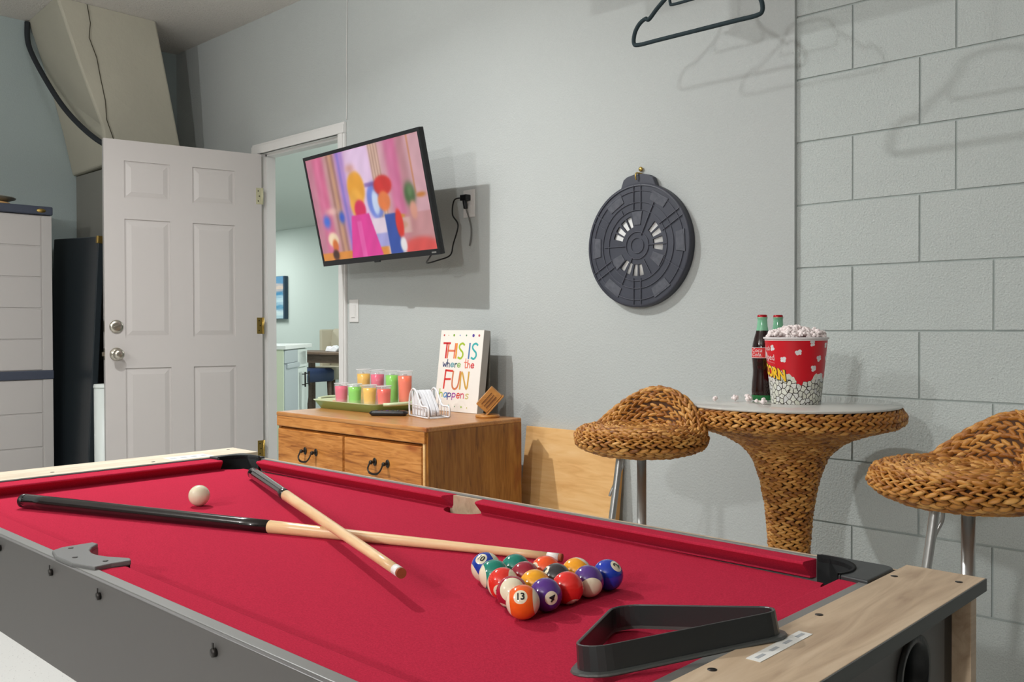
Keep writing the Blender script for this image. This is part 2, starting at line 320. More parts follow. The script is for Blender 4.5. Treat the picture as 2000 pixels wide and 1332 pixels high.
obj('latch_plate', MB().box(DW, DW + .002, -.012, .012, .885, .945).box(DW, DW + .012, -.007, .007, .905, .925), M['nickel'], dr)
obj('latch_plate', MB().box(DW, DW + .002, -.012, .012, 1.03, 1.085), M['nickel'], dr)
for z in (1.785, 1.06, 0.37):
    hg = obj('hinge', MB().box(0.0, 0.032, 0.0176, 0.0195, z - .045, z + .045).tube([(-.004, .018, z - .046), (-.004, .018, z + .046)], .006, 10), M['hinge'] if z > 1.5 else M['brass'], dr)
    obj('hinge_screw', MB().tube([(.02, .0190, z - .028), (.02, .0205, z - .028)], .0035, 8).tube([(.014, .0190, z), (.014, .0205, z)], .0035, 8).tube([(.02, .0190, z + .028), (.02, .0205, z + .028)], .0035, 8), M['screw'], hg)

# slanted duct chase from the ceiling against the left wall
dc = empty('duct_chase', 'large cream canvas-covered duct chase slanting down from the ceiling', 'duct', (-5.35, 2.15, 2.0))
def P(*a): return a
top = [(-5.619, 1.915, 2.799), (-5.085, 1.875, 2.799), (-5.096, 2.42, 2.799), (-5.619, 2.42, 2.799)]
m1 = [(-5.619, 2.03, 2.45), (-5.09, 2.00, 2.44), (-5.10, 2.50, 2.42), (-5.619, 2.50, 2.42)]
m2_ = [(-5.619, 2.10, 2.18), (-5.12, 2.12, 2.17), (-5.11, 2.57, 2.10), (-5.619, 2.57, 2.10)]
m3 = [(-5.619, 2.15, 1.952), (-5.14, 2.15, 1.965), (-5.12, 2.62, 1.952), (-5.619, 2.62, 1.952)]
rows = [top, m1, m2_, m3]; vs = [p for r in rows for p in r]
fs = [(i * 4 + k, i * 4 + (k + 1) % 4, (i + 1) * 4 + (k + 1) % 4, (i + 1) * 4 + k) for i in range(3) for k in range(4)] + [(12, 13, 14, 15)]
ch = obj('canvas_cover', MB().add(vs, fs), M['duct'], dc, world=True, bevel=0.012)
crk = [(-5.082, 2.03, 2.795), (-5.079, 2.045, 2.70), (-5.083, 2.04, 2.62), (-5.085, 2.08, 2.52), (-5.089, 2.10, 2.42), (-5.10, 2.13, 2.30), (-5.108, 2.14, 2.20), (-5.116, 2.18, 2.10), (-5.128, 2.22, 1.99)]
obj('seam_crack', MB().tube([(a + .001, b, c) for a, b, c in crk], 0.0022, 6), M['crack'], dc, world=True)
obj('nail_hole', MB().tube([(-5.118, 2.42, 2.18), (-5.109, 2.42, 2.18)], 0.006, 8), M['crack'], dc, world=True)
tag(obj('heater_closet', MB().box(-5.615, -5.13, 2.17, 2.79, 0, 1.95), M['closet'], bevel=.004), 'dark grey closet box under the duct chase, behind the open door', 'closet')
tag(obj('foam_pipe', MB().tube(bez([(-5.60, 1.905, 2.79), (-5.57, 1.905, 2.64), (-5.40, 1.95, 2.40), (-5.24, 2.00, 2.22), (-5.02, 2.06, 2.06), (-4.80, 2.12, 1.97)], 10), 0.0145, 12), M['foam']), 'black foam-covered pipe curving down across the duct chase', 'pipe')
# ------------------------------------------------------------------ left side: storage cabinet and what leans by it
cb = empty('storage_cabinet', 'tall grey resin storage cabinet with dark lid and dark middle band', 'cabinet', (-5.4, 1.45, 0))
obj('cabinet_body', MB().box(-5.61, -5.212, 1.02, 1.88, 0.02, 1.66), M['cabinet'], cb, world=True, bevel=.006)
obj('lid', MB().box(-5.61, -5.19, 1.01, 1.885, 1.66, 1.705), M['cabdark'], cb, world=True, bevel=.006)
bd = obj('lid_badge', MB().lathe([(0, 0), (.022, 0), (.024, -.003), (.0, -.003)], 20).xf(Matrix.Translation((-5.188, 1.825, 1.681)) @ Matrix.Rotation(PI / 2, 4, 'Y') @ Matrix.Diagonal((.45, 1, 1, 1))), M['brass'], cb, world=True)
obj('middle_band', MB().box(-5.24, -5.192, 1.015, 1.883, 0.785, 0.832), M['cabdark'], cb, world=True, bevel=.004)
for (y0, y1) in ((1.02, 1.445), (1.45, 1.88)):
    for (z0, z1) in ((0.06, 0.785), (0.832, 1.655)):
        d = MB().box(-5.212, -5.203, y0, y1, z0, z1)
        # stiles and rounded planks proud of the door skin
        d.box(-5.203, -5.197, y0, y0 + .045, z0, z1).box(-5.203, -5.197, y1 - .05, y1, z0, z1)
        dd = obj('cabinet_door', d, M['cabinet'], cb, world=True, bevel=.002)
        n = max(2, round((z1 - z0) / .165)); h = (z1 - z0) / n
        for k in range(n):
            obj('plank', MB().box(-5.204, -5.199, y0 + .05, y1 - .055, z0 + k * h + .004, z0 + (k + 1) * h - .004), M['cabinet'], dd, world=True, bevel=.0035)
# things on the cabinet
wbd = tag(obj('wooden_board', MB().lathe([(0, 0), (.15, 0), (.158, .008), (.15, .018), (0, .018)], 36), M['pine'], loc=(-5.40, 1.585, 1.7055)), 'round pale wooden board lying on top of the storage cabinet', 'board')
tag(obj('grey_dish', MB().lathe([(0, 0), (.10, 0), (.175, .022), (.178, .026), (.10, .008), (0, .008)], 40), mat('grey_glaze', lin(150, 152, 140), .35), loc=(-5.40, 1.585, 1.7245)), 'shallow grey dish resting on the round wooden board', 'dish')
# folded black panel leaning on the closet, white cylinder, second dark panel, cord
PM = Matrix.Translation((0, 1.935, 0)) @ Matrix.Rotation(-0.035, 4, 'X') @ Matrix.Translation((-4.865, 0, 1.52)) @ Matrix.Rotation(0.045, 4, 'Y') @ Matrix.Translation((4.865, 0, -1.52)) @ Matrix.Translation((0, 0, .014))
fp = empty('folding_panel', 'large black folding table top leaning in front of the grey closet', 'panel', (-5.1, 2.0, 0))
obj('panel_top', MB().box(-5.47, -4.865, 0, .035, 0, 1.52).xf(PM), M['blackboard'], fp, world=True, bevel=.005)
obj('corner_bracket', MB().box(-4.885, -4.862, -.004, .04, 1.485, 1.524).xf(PM), M['brass'], fp, world=True, bevel=.003)
tag(obj('thin_dark_board', MB().box(-4.885, -4.80, 0, .012, 0.0, 1.50).xf(Matrix.Translation((-.02, 2.075, 0)) @ Matrix.Rotation(-0.02, 4, 'X')), mat('charcoal_board', lin(44, 50, 58), .5), bevel=.002), 'narrow charcoal board standing between black folding panel and white door', 'board')
cy = empty('white_cylinder', 'upright white enamelled cylinder standing between black panel and white door', 'cylinder', (-4.846, 2.004, 0))
obj('cylinder_body', MB().lathe([(0, 0), (.046, 0), (.049, .01), (.049, .745), (0, .745)], 32), M['whiteroll'], cy)
obj('cylinder_cap', MB().lathe([(0, .745), (.051, .745), (.052, .752), (.049, .765), (0, .768)], 32), M['whiteroll'], cy)
tag(obj('amber_cord', MB().tube(bez([(-4.80, 2.045, .985), (-4.825, 2.05, .93), (-4.86, 2.045, .86), (-4.875, 2.035, .775)], 8), .006, 8), M['cord']), 'amber cord looping down behind the white cylinder', 'cord')

# ------------------------------------------------------------------ television on its wall arm
TVL = Vector((-3.287, 2.522, 1.607)); TVR = Euler((0.214, 0, 0)).to_matrix()
tvrot = Matrix.Rotation(-0.054, 4, 'Z') @ Matrix.Rotation(0.214, 4, 'X') @ Matrix.Rotation(-0.006, 4, 'Y')
tv = empty('television', 'flat television tilted forward on a wall arm beside the doorway', 'television', TVL, rot=tvrot.to_euler())
tw, th = .90, .52
obj('tv_body', MB().box(-tw / 2, tw / 2, 0.004, .022, -th / 2, th / 2).box(-.30, .30, .022, .05, -.22, .14), M['black'], tv, bevel=.003)
bz = MB().box(-tw / 2, tw / 2, -.004, .006, th / 2 - .016, th / 2).box(-tw / 2, tw / 2, -.004, .006, -th / 2, -th / 2 + .025).box(-tw / 2, -tw / 2 + .014, -.004, .006, -th / 2 + .025, th / 2 - .016).box(tw / 2 - .016, tw / 2, -.004, .006, -th / 2 + .025, th / 2 - .016)
obj('bezel', bz, M['black'], tv, bevel=.001)
# picture on the screen, as vertex colours of the lit panel
def paint_tv(W, H):
    yy, xx = np.mgrid[0:H, 0:W]; u = (xx + .5) / W; v = (yy + .5) / H
    im = np.zeros((H, W, 3)); im[:] = (206, 160, 168)
    def put(mask, col, a=1.0):
        m_ = np.clip(mask, 0, 1)[..., None] * a; im[:] = im * (1 - m_) + np.array(col) * m_
    def band(x0, x1, s=.006): return 1 / (1 + np.exp(-(u - x0) / s)) * (1 - 1 / (1 + np.exp(-(u - x1) / s)))
    def ell(cx, cy, rx, ry, s=.06): return 1 / (1 + np.exp((np.sqrt(((u - cx) / rx) ** 2 + ((v - cy) / ry) ** 2) - 1) / s))
    put(band(-1, .06, .02), (190, 120, 140)); put(band(.06, .17, .012), (206, 96, 136)); put(band(.09, .115, .01), (236, 150, 180), .6)
    put(band(.17, .27, .01), (200, 150, 150)); put(band(.205, .215), (120, 80, 60)); put(band(.225, .25), (196, 150, 110)); put(band(.255, .262), (110, 70, 60))
    put(band(.28, .37, .008), (180, 130, 200)); put(band(.30, .315), (90, 100, 190), .8); put(band(.335, .35), (110, 90, 170), .6)
    put(band(.37, .60, .01), (216, 178, 214)); put(ell(.48, .25, .12, .5, .2), (232, 204, 232), .8)
    put(band(.585, .665, .004), (214, 178, 160)); 
    for x in (.59, .612, .635, .658): put(band(x, x + .004, .0015), (120, 84, 74), .8)
    put(band(.72, .82, .012), (200, 96, 140)); put(band(.745, .775, .012), (224, 140, 176), .7); put(band(.82, .88, .01), (176, 116, 124), .7)
    put(band(.905, .911, .0015) * (v < .5), (186, 110, 40)); put(ell(.945, .52, .035, .02, .2), (190, 116, 50))
    put((v > .66) * band(.55, 1.1), (190, 132, 132), .75); put(ell(.74, .675, .055, .02), (200, 140, 60)); put((v > .69) * (v < .83) * band(.69, .83), (204, 164, 156)); put(ell(.765, .755, .04, .032, .1), (186, 140, 110), .6)
    put(ell(.575, .50, .07, .17, .05), (110, 130, 210)); put(ell(.575, .52, .03, .11, .08), (200, 214, 240)); put((v > .33) * (v < .37) * band(.50, .66), (120, 90, 160), .8)
    put((v > .66) * band(.46, .66), (226, 206, 220)); put((v > .80) * (v < .93) * band(.50, .66), (150, 150, 214), .8)
    put((v > .93) * band(-.1, .62), (220, 140, 60)); put((v > .86) * ell(.88, 1.0, .16, .12, .08), (214, 80, 76))
    put(ell(.86, .50, .042, .10, .15), (60, 92, 50)); put(ell(.865, .47, .02, .05, .3), (140, 170, 120), .5); put(ell(.87, .64, .026, .08, .12), (214, 150, 130))
    put(ell(.10, .62, .03, .055, .25), (60, 110, 214)); put(ell(.25, .60, .024, .05, .25), (50, 90, 200)); put(ell(.165, .53, .05, .03, .3), (236, 190, 180), .8)
    # plain coloured shapes: golden hanging and magenta drape, red cushion on a blue pillar, cream urn
    put(ell(.425, .36, .075, .16, .05), (232, 160, 50)); put(ell(.41, .50, .06, .14, .08), (236, 170, 66)); put(ell(.40, .17, .035, .035, .3), (214, 160, 150))
    put(ell(.43, .56, .05, .09, .06), (214, 40, 90)); wdt = .07 + (v - .55) * .16; put((np.abs(u - .42) < wdt) * (v > .60), (222, 60, 150)); put((np.abs(u - .40) < .02) * (v > .66), (236, 110, 180), .6)
    put(ell(.655, .38, .075, .09, .05), (206, 46, 44)); put(ell(.645, .52, .05, .09, .06), (226, 122, 66)); put((np.abs(u - .69) < .06) * (v > .64), (48, 78, 160)); put(ell(.74, .74, .03, .13, .06), (220, 50, 40)); put(ell(.745, .93, .026, .07, .08), (232, 226, 226))
    put(ell(.13, .80, .05, .07, .08), (240, 214, 180)); put(ell(.14, .86, .026, .06, .1), (214, 110, 50)); put(ell(.13, .95, .03, .05, .1), (70, 40, 34))
    fold = 1 + .03 * np.sin(u * 60 + 3 * np.sin(v * 7)) * np.sin(v * 13 + u * 5); im *= fold[..., None]
    for _ in range(2): im = (im + np.roll(im, 1, 0) + np.roll(im, 1, 1) + np.roll(im, -1, 0) + np.roll(im, -1, 1)) / 5
    im[0] = im[1]; im[-1] = im[-2]; im[:, 0] = im[:, 1]; im[:, -1] = im[:, -2]
    return np.clip(im, 0, 255)
def color_grid(name, W, H, fn, img, emit, rough=.2, parent=None):
    vs = [fn(i / W, j / H) for j in range(H + 1) for i in range(W + 1)]
    fs = [(j * (W + 1) + i, j * (W + 1) + i + 1, (j + 1) * (W + 1) + i + 1, (j + 1) * (W + 1) + i) for j in range(H) for i in range(W)]
    me = bpy.data.meshes.new(name); me.from_pydata(vs, [], fs); me.update()
    ca = me.color_attributes.new('Col', 'FLOAT_COLOR', 'CORNER'); x = img.reshape(-1, 3) / 255.0
    x = np.where(x <= .04045, x / 12.92, ((x + .055) / 1.055) ** 2.4); c = np.ones((len(x), 4)); c[:, :3] = x
    ca.data.foreach_set('color', np.repeat(c, 4, axis=0).astype('f').ravel())
    t = NT(name + '_print'); at = t.n('VertexColor', layer_name='Col'); t.b.inputs['Roughness'].default_value = rough
    if emit: t.b.inputs['Base Color'].default_value = (.01, .01, .01, 1); t.l(at.outputs[0], t.b.inputs['Emission Color']); t.b.inputs['Emission Strength'].default_value = emit
    else: t.l(at.outputs[0], t.b.inputs['Base Color'])
    me.materials.append(t.m); me.polygons.foreach_set('use_smooth', [True] * len(me.polygons))
    return obj(name, None, None, parent, mesh=me)
SW, SH = 240, 136
color_grid('screen', SW, SH, lambda a, b: (-tw / 2 + .0135 + a * (tw - .029), -.0012, th / 2 - .0155 - b * (th - .040)), paint_tv(SW, SH), 0.85, parent=tv)
obj('maker_mark', MB().box(.395, .425, -.0047, -.0042, -.2515, -.2455), M['greylt'], tv)
obj('sensor_bump', MB().box(-.022, .022, -.008, 0, -.266, -.256), M['black'], tv, bevel=.003)
am = empty('television_mount', 'dark steel wall arm holding the television', 'mount', (-3.05, 2.79, 1.55))
obj('arm_plate', MB().box(-3.25, -3.20, 2.785, 2.80, 1.42, 1.72), M['black'], am, world=True, bevel=.003)
obj('swivel_arm', MB().box(-3.26, -3.22, 2.60, 2.785, 1.53, 1.60).tube([(-3.24, 2.70, 1.50), (-3.24, 2.70, 1.63)], .018, 12), M['black'], am, world=True, bevel=.002)
obj('upright_rail', MB().box(-3.10, -3.06, 2.60, 2.66, 1.37, 1.70).box(-3.45, -3.41, 2.60, 2.66, 1.37, 1.70).box(-3.45, -3.06, 2.61, 2.64, 1.54, 1.59), mat('rail_blueblack', lin(44, 50, 62), .4, .5), am, world=True, bevel=.003)
# wall outlet, plug, cords, switch
ot = empty('wall_outlet', 'white wall outlet plate with a black plug in it', 'outlet', (-2.92, 2.799, 1.60))
obj('outlet_plate', MB().box(-2.957, -2.885, 2.793, 2.80, 1.535, 1.655), M['white'], ot, world=True, bevel=.003)
obj('receptacle', MB().box(-2.937, -2.905, 2.791, 2.7935, 1.602, 1.632).box(-2.937, -2.905, 2.791, 2.7935, 1.556, 1.588), M['white'], ot, world=True, bevel=.003)
pg = empty('power_cord', 'black power cord from wall outlet plug to the television corner', 'cord', (-2.93, 2.78, 1.61))
obj('plug', MB().box(-2.945, -2.905, 2.760, 2.791, 1.606, 1.632).tube([(-2.925, 2.77, 1.61), (-2.922, 2.775, 1.57)], .010, 8), M['black'], pg, world=True, bevel=.004)
obj('cord', MB().tube(bez([(-2.945, 2.772, 1.62), (-2.985, 2.765, 1.612), (-2.99, 2.76, 1.55), (-2.955, 2.76, 1.50), (-2.975, 2.75, 1.42), (-2.985, 2.74, 1.37), (-3.02, 2.70, 1.348), (-2.99, 2.61, 1.33), (-2.93, 2.57, 1.345), (-2.90, 2.565, 1.37)], 8), .0035, 6), M['black'], pg, world=True)
tag(obj('second_cord', MB().tube(bez([(-2.922, 2.775, 1.575), (-2.918, 2.79, 1.53), (-2.905, 2.79, 1.49), (-2.905, 2.79, 1.45), (-2.915, 2.79, 1.41)], 8), .003, 6), M['greylt']), 'thin grey cord hanging straight down below the wall outlet', 'cord')
sw = empty('light_switch', 'tall white light switch plate beside the door casing', 'switch', (-3.76, 2.799, 1.14))
obj('switch_plate', MB().box(-3.795, -3.722, 2.793, 2.80, 1.082, 1.196), M['white'], sw, world=True, bevel=.003)
obj('rocker', MB().box(-3.775, -3.742, 2.788, 2.794, 1.105, 1.172), M['white'], sw, world=True, bevel=.003)

# ------------------------------------------------------------------ dartboard back
db = empty('dartboard', 'dark grey plastic dartboard hung face to the wall by its tab', 'dartboard', (-2.003, 2.80, 1.352))
RO = 0.226; yf = -0.030     # local: x right, z up, y to wall
def pol(r, a, y): return (r * math.cos(a), y, r * math.sin(a))
rr = [.0, .028, .045, .064, .07, .112, .118, .15, .19, .215, RO]; NA = 120
slots = [127, 111, 159, 144, 41, 26, 9, -6, 232, 247, 263, 278]
def in_slot(ri, k):
    if not (rr[ri] >= .069 and rr[ri + 1] <= .1125): return False
    a = (k + .5) * 360 / NA
    return any(abs((a - s + 180) % 360 - 180) < 5.6 for s in slots)
pv = []; pf = []
for y in (yf, yf + .006):
    for r in rr:
        for k in range(NA): pv.append(pol(r, 2 * PI * k / NA, y))
L1 = len(rr) * NA
for i in range(len(rr) - 1):
    for k in range(NA):
        a, b, c, d = i * NA + k, i * NA + (k + 1) % NA, (i + 1) * NA + (k + 1) % NA, (i + 1) * NA + k
        if in_slot(i, k):
            continue
        pf.append((a, b, c, d)); pf.append((a + L1, d + L1, c + L1, b + L1))
obj('back_plate', MB().add(pv, pf), M['dart'], db)
rimp = [(RO - .008, yf - .004), (RO, yf - .004), (RO + .001, yf), (RO + .001, -.002), (RO - .006, -.002)]
obj('rim', MB().lathe([(r, y) for r, y in rimp], 96).xf(Matrix(((1, 0, 0, 0), (0, 0, 1, 0), (0, 1, 0, 0), (0, 0, 0, 1)))), M['dart'], db)
for r in (.028, .050, .130, .158, .200):
    obj('ring_rib', MB().lathe([(r - .0008, yf), (r - .0008, yf - .004), (r + .0008, yf - .004), (r + .0008, yf)], 72).xf(Matrix(((1, 0, 0, 0), (0, 0, 1, 0), (0, 1, 0, 0), (0, 0, 0, 1)))), M['dartrib'], db)
for a, r0, r1, off in ((90, .13, .222, .016), (90, .13, .222, -.016), (270, .12, .222, .016), (270, .12, .222, -.016), (30, .12, .222, .014), (30, .12, .222, -.014), (150, .16, .222, .014), (150, .16, .222, -.014),
                       (210, .12, .222, .014), (210, .12, .222, -.014), (330, .13, .222, .012), (0, .05, .13, 0), (180, .05, .15, 0), (64, .04, .17, 0), (244, .05, .16, 0), (118, .13, .15, 0), (300, .06, .12, 0)):
    A = math.radians(a); d = Vector((math.cos(A), 0, math.sin(A))); q = Vector((-math.sin(A), 0, math.cos(A)))
    o0 = q * off; b = MB()
    for sgn in (0,):
        p0 = d * r0 + o0; p1 = d * r1 + o0; hw = q * .0009
        vs = [p0 - hw, p1 - hw, p1 + hw, p0 + hw]; vs = [v + Vector((0, yf, 0)) for v in vs] + [v + Vector((0, yf - .005, 0)) for v in vs]
        b.add(vs, [(4, 5, 6, 7), (0, 1, 5, 4), (1, 2, 6, 5), (2, 3, 7, 6), (3, 0, 4, 7)])
    obj('radial_rib', b, M['dartrib'], db)
def pad(a, r0, r1, w0, w1):
    A = math.radians(a); d = Vector((math.cos(A), 0, math.sin(A))); q = Vector((-math.sin(A), 0, math.cos(A)))
    c = [d * r0 - q * w0, d * r1 - q * w1, d * r1 + q * w1, d * r0 + q * w0]
    b = MB().add([v + Vector((0, yf, 0)) for v in c] + [v * 1.0 + Vector((0, yf - .0035, 0)) for v in c], [(4, 5, 6, 7), (0, 1, 5, 4), (1, 2, 6, 5), (2, 3, 7, 6), (3, 0, 4, 7)])
    obj('raised_pad', b, M['dartpad'], db, bevel=.0012)
for a in (90, 213, 330): pad(a, .075, .124, .014, .023)
for a in (122, 60, 180, 2, 234, 303): pad(a, .168, .205, .034, .040)
tb = [(-.082, .205), (-.066, .246), (-.05, .256), (-.02, .262), (.02, .262), (.05, .254), (.066, .244), (.085, .200)]
obj('hang_tab', MB().prism(tb, -.028, -.004).xf(Matrix(((1, 0, 0, 0), (0, 0, 1, 0), (0, 1, 0, 0), (0, 0, 0, 1)))), M['dart'], db, bevel=.004)
obj('slot_stand_in', MB().lathe([(0, -.0225), (.125, -.0225), (.125, -.016), (0, -.016)], 48).xf(Matrix(((1, 0, 0, 0), (0, 0, 1, 0), (0, 1, 0, 0), (0, 0, 0, 1)))), M['slotwhite'], db)  # added white disc standing in for the wall seen through the slots
hk = empty('brass_hook', 'small brass screw hook holding the dartboard tab', 'hook', (-2.004, 2.80, 1.612))
obj('hook_shank', MB().tube(bez([(0, 0, .006), (0, -.02, .006), (0, -.036, .004), (0, -.040, -.010), (0, -.036, -.020)], 6), .003, 8), M['brass'], hk)
obj('hook_flange', MB().sphere((0, -.008, .022), .009, 12, 8, (1, .6, 1)), M['brass'], hk)

# ------------------------------------------------------------------ overhead rail and the hanger on it
rl = empty('overhead_rail', 'steel overhead storage rail above the hanger', 'rail', (-.4, 2.29, 2.25))
obj('rail_bar', MB().box(-2.02, 2.3, 2.26, 2.32, 2.23, 2.33).box(-2.02, 2.3, 2.235, 2.345, 2.225, 2.23), M['steel'], rl, world=True, bevel=.004)
obj('rail_strap', MB().box(-1.85, -1.81, 2.275, 2.305, 2.33, 2.80), M['steel'], rl, world=True)
obj('rail_strap', MB().box(.6, .64, 2.275, 2.305, 2.33, 2.80), M['steel'], rl, world=True)
hx0, hx1 = -1.67, -1.247
def hp(x, z): return (hx0 + x * (hx1 - hx0), 2.292 + .01 * x, z)
ca_ = Vector(hp(.5, 2.05))
hgr = empty('coat_hanger', 'dark velvet coat hanger hanging from the overhead rail', 'hanger', (-1.458, 2.295, 2.06))
lo = bez([hp(.5, 1.905), hp(.2, 1.905), hp(.04, 1.905), hp(.0, 1.915), hp(.01, 1.945), hp(.05, 1.968), hp(.10, 1.978), hp(.13, 1.974), hp(.2, 2.00), hp(.32, 2.04), hp(.37, 2.075), hp(.5, 2.085), hp(.63, 2.075), hp(.68, 2.04), hp(.8, 2.00), hp(.87, 1.974), hp(.90, 1.978), hp(.95, 1.968), hp(.99, 1.945), hp(1.0, 1.915), hp(.96, 1.905), hp(.8, 1.905), hp(.5, 1.905)], 5)
obj('hanger_frame', MB().tube(lo[:-1], .0065, 8, closed=True), M['hanger'], hgr, world=True)
obj('strap_bar', MB().tube(bez([hp(.30, 2.03), hp(.305, 2.005), hp(.33, 1.998), hp(.5, 1.998), hp(.66, 1.998), hp(.685, 2.005), hp(.69, 2.03)], 5), .0045, 8), M['hanger'], hgr, world=True)
obj('hanger_hook', MB().tube(bez([hp(.5, 2.085), hp(.5, 2.13), hp(.5, 2.17), (-1.458, 2.275, 2.20), (-1.458, 2.242, 2.22), (-1.458, 2.222, 2.235)], 6), .0028, 8), M['nickel'], hgr, world=True)

# ------------------------------------------------------------------ dresser
X0, X1, Y0, Y1, ZT = -3.42, -2.455, 2.135, 2.63, .70
ds = empty('dresser', 'honey oak dresser with dark iron drawer pulls against the wall', 'dresser', ((X0 + X1) / 2, (Y0 + Y1) / 2, 0))
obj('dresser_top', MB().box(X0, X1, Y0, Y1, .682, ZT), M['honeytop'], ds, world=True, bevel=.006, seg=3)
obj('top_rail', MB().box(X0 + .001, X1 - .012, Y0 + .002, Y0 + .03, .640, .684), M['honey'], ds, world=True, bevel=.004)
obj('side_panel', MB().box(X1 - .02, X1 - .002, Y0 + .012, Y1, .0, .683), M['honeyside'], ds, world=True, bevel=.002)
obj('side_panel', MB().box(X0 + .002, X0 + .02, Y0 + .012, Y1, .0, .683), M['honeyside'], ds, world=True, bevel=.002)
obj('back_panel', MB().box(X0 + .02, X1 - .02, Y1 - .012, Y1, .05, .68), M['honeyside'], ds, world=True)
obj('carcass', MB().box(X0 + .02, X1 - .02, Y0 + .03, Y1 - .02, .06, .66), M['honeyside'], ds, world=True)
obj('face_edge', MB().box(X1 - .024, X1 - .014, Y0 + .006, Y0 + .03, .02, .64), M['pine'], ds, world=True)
def pull(x, z, par):
    h = obj('drawer_pull', MB().tube(bez([(x - .038, Y0 - .020, z + .008), (x - .038, Y0 - .030, z - .012), (x - .024, Y0 - .034, z - .026), (x, Y0 - .035, z - .030), (x + .024, Y0 - .034, z - .026), (x + .038, Y0 - .030, z - .012), (x + .038, Y0 - .020, z + .008)], 6), [.0032] * 12 + [.0042] * 13 + [.0032] * 12, 8)
            .sphere((x - .038, Y0 - .016, z + .008), .008, 10, 8).sphere((x + .038, Y0 - .016, z + .008), .008, 10, 8)
            .tube([(x - .038, Y0 - .016, z + .008), (x - .038, Y0 + .01, z + .008)], .005, 8).tube([(x + .038, Y0 - .016, z + .008), (x + .038, Y0 + .01, z + .008)], .005, 8)
            .sphere((x - .038, Y0 + .002, z + .008), .012, 10, 8, (1, .35, 1.3)).sphere((x + .038, Y0 + .002, z + .008), .012, 10, 8, (1, .35, 1.3)), M['iron'], par, world=True)
for zr, (z0, z1) in enumerate(((.435, .634), (.235, .428), (.04, .228))):
    for (a, b) in ((X0 + .004, -2.951), (-2.947, X1 - .026)):
        f = obj('drawer_front', MB().frus(a, b, z0, z1, Y0 + .024, Y0 + .004, .006), M['honey'], ds, world=True, bevel=.002)
        xm = -3.17 if a < -3 else -2.712
        pull(xm, z0 + .108, f)

# pine board leaning on the wall behind the left stool
lb = MB().box(-2.565, -2.085, 0, .022, 0, .655).xf(Matrix.Translation((0, 2.69, 0)) @ Matrix.Rotation(-0.13, 4, 'X'))
bo = empty('pine_board', 'worn pale pine board leaning on the wall right of the dresser', 'board', (-2.32, 2.7, 0))
obj('board_face', lb, M['pine'], bo, world=True, bevel=.002)
obj('board_edge', MB().box(-2.085, -2.078, -.0005, .0225, 0, .655).xf(Matrix.Translation((0, 2.69, 0)) @ Matrix.Rotation(-0.13, 4, 'X')), M['pinedge'], bo, world=True)
for (px, pz, r) in ((-2.27, .53, .022), (-2.18, .42, .018), (-2.42, .37, .03), (-2.50, .47, .015)):
    q = MB().lathe([(0, -.0008), (r, -.0004)], 14).xf(Matrix.Translation((0, 2.69, 0)) @ Matrix.Rotation(-0.13, 4, 'X') @ Matrix.Translation((px, 0, pz)) @ Matrix.Diagonal((1, 1, .5, 1)) @ Matrix.Rotation(PI / 2, 4, 'X'))
    obj('paint_smear', q, mat('faint_white_smear', lin(232, 208, 170), .7), bo, world=True)

# ------------------------------------------------------------------ things on the dresser
T = ZT + .0005
# tray: tapering rectangular dish with rounded corners and an open handle at each end
def rrect(x0, x1, y0, y1, r, n=6):
    o = []
    for cx, cy, a in ((x1 - r, y1 - r, 0), (x0 + r, y1 - r, 90), (x0 + r, y0 + r, 180), (x1 - r, y0 + r, 270)):
        for k in range(n + 1):
            t_ = math.radians(a + 90 * k / n); o.append((cx + r * math.cos(t_), cy + r * math.sin(t_)))
    return o
def loft(loops, z, cap0=True, cap1=False, smooth=True):
    n = len(loops[0]); vs = [(x, y, zz) for L, zz in zip(loops, z) for x, y in L]; fs = []
    for i in range(len(loops) - 1):
        for k in range(n): fs.append((i * n + k, i * n + (k + 1) % n, (i + 1) * n + (k + 1) % n, (i + 1) * n + k))
    m = MB().add(vs, fs, smooth)
    if cap0: m.f.append(tuple(range(n))[::-1]); m.sm.append(False)
    if cap1: m.f.append(tuple(range((len(loops) - 1) * n, len(loops) * n))); m.sm.append(False)
    return m
tr = empty('serving_tray', 'green enamel serving tray with pale inside holding the drinks', 'tray', (-3.22, 2.46, T))
tx0, tx1, ty0, ty1 = -3.455, -3.005, 2.335, 2.61
obj('tray_outside', loft([rrect(tx0 + .025, tx1 - .025, ty0 + .02, ty1 - .02, .03), rrect(tx0, tx1, ty0, ty1, .035)], [T, T + .036]), M['tray'], tr, world=True)
obj('tray_inside', loft([rrect(tx0 + .03, tx1 - .03, ty0 + .025, ty1 - .025, .03), rrect(tx0 + .028, tx1 - .028, ty0 + .023, ty1 - .023, .03), rrect(tx0 + .004, tx1 - .004, ty0 + .004, ty1 - .004, .033), rrect(tx0 - .004, tx1 + .004, ty0 - .004, ty1 + .004, .036), rrect(tx0, tx1, ty0, ty1, .035)], [T + .003, T + .004, T + .037, T + .038, T + .034]), M['trayin'], tr, world=True)
for sx in (1, -1):
    xe = tx1 if sx > 0 else tx0
    hb_ = bez([(xe - sx * .002, ty0 + .05, T + .034), (xe + sx * .03, ty0 + .065, T + .036), (xe + sx * .05, (ty0 + ty1) / 2, T + .038), (xe + sx * .03, ty1 - .065, T + .036), (xe - sx * .002, ty1 - .05, T + .034)], 8)
    obj('tray_handle', MB().tube(hb_, .0075, 8), M['trayin'], tr, world=True)
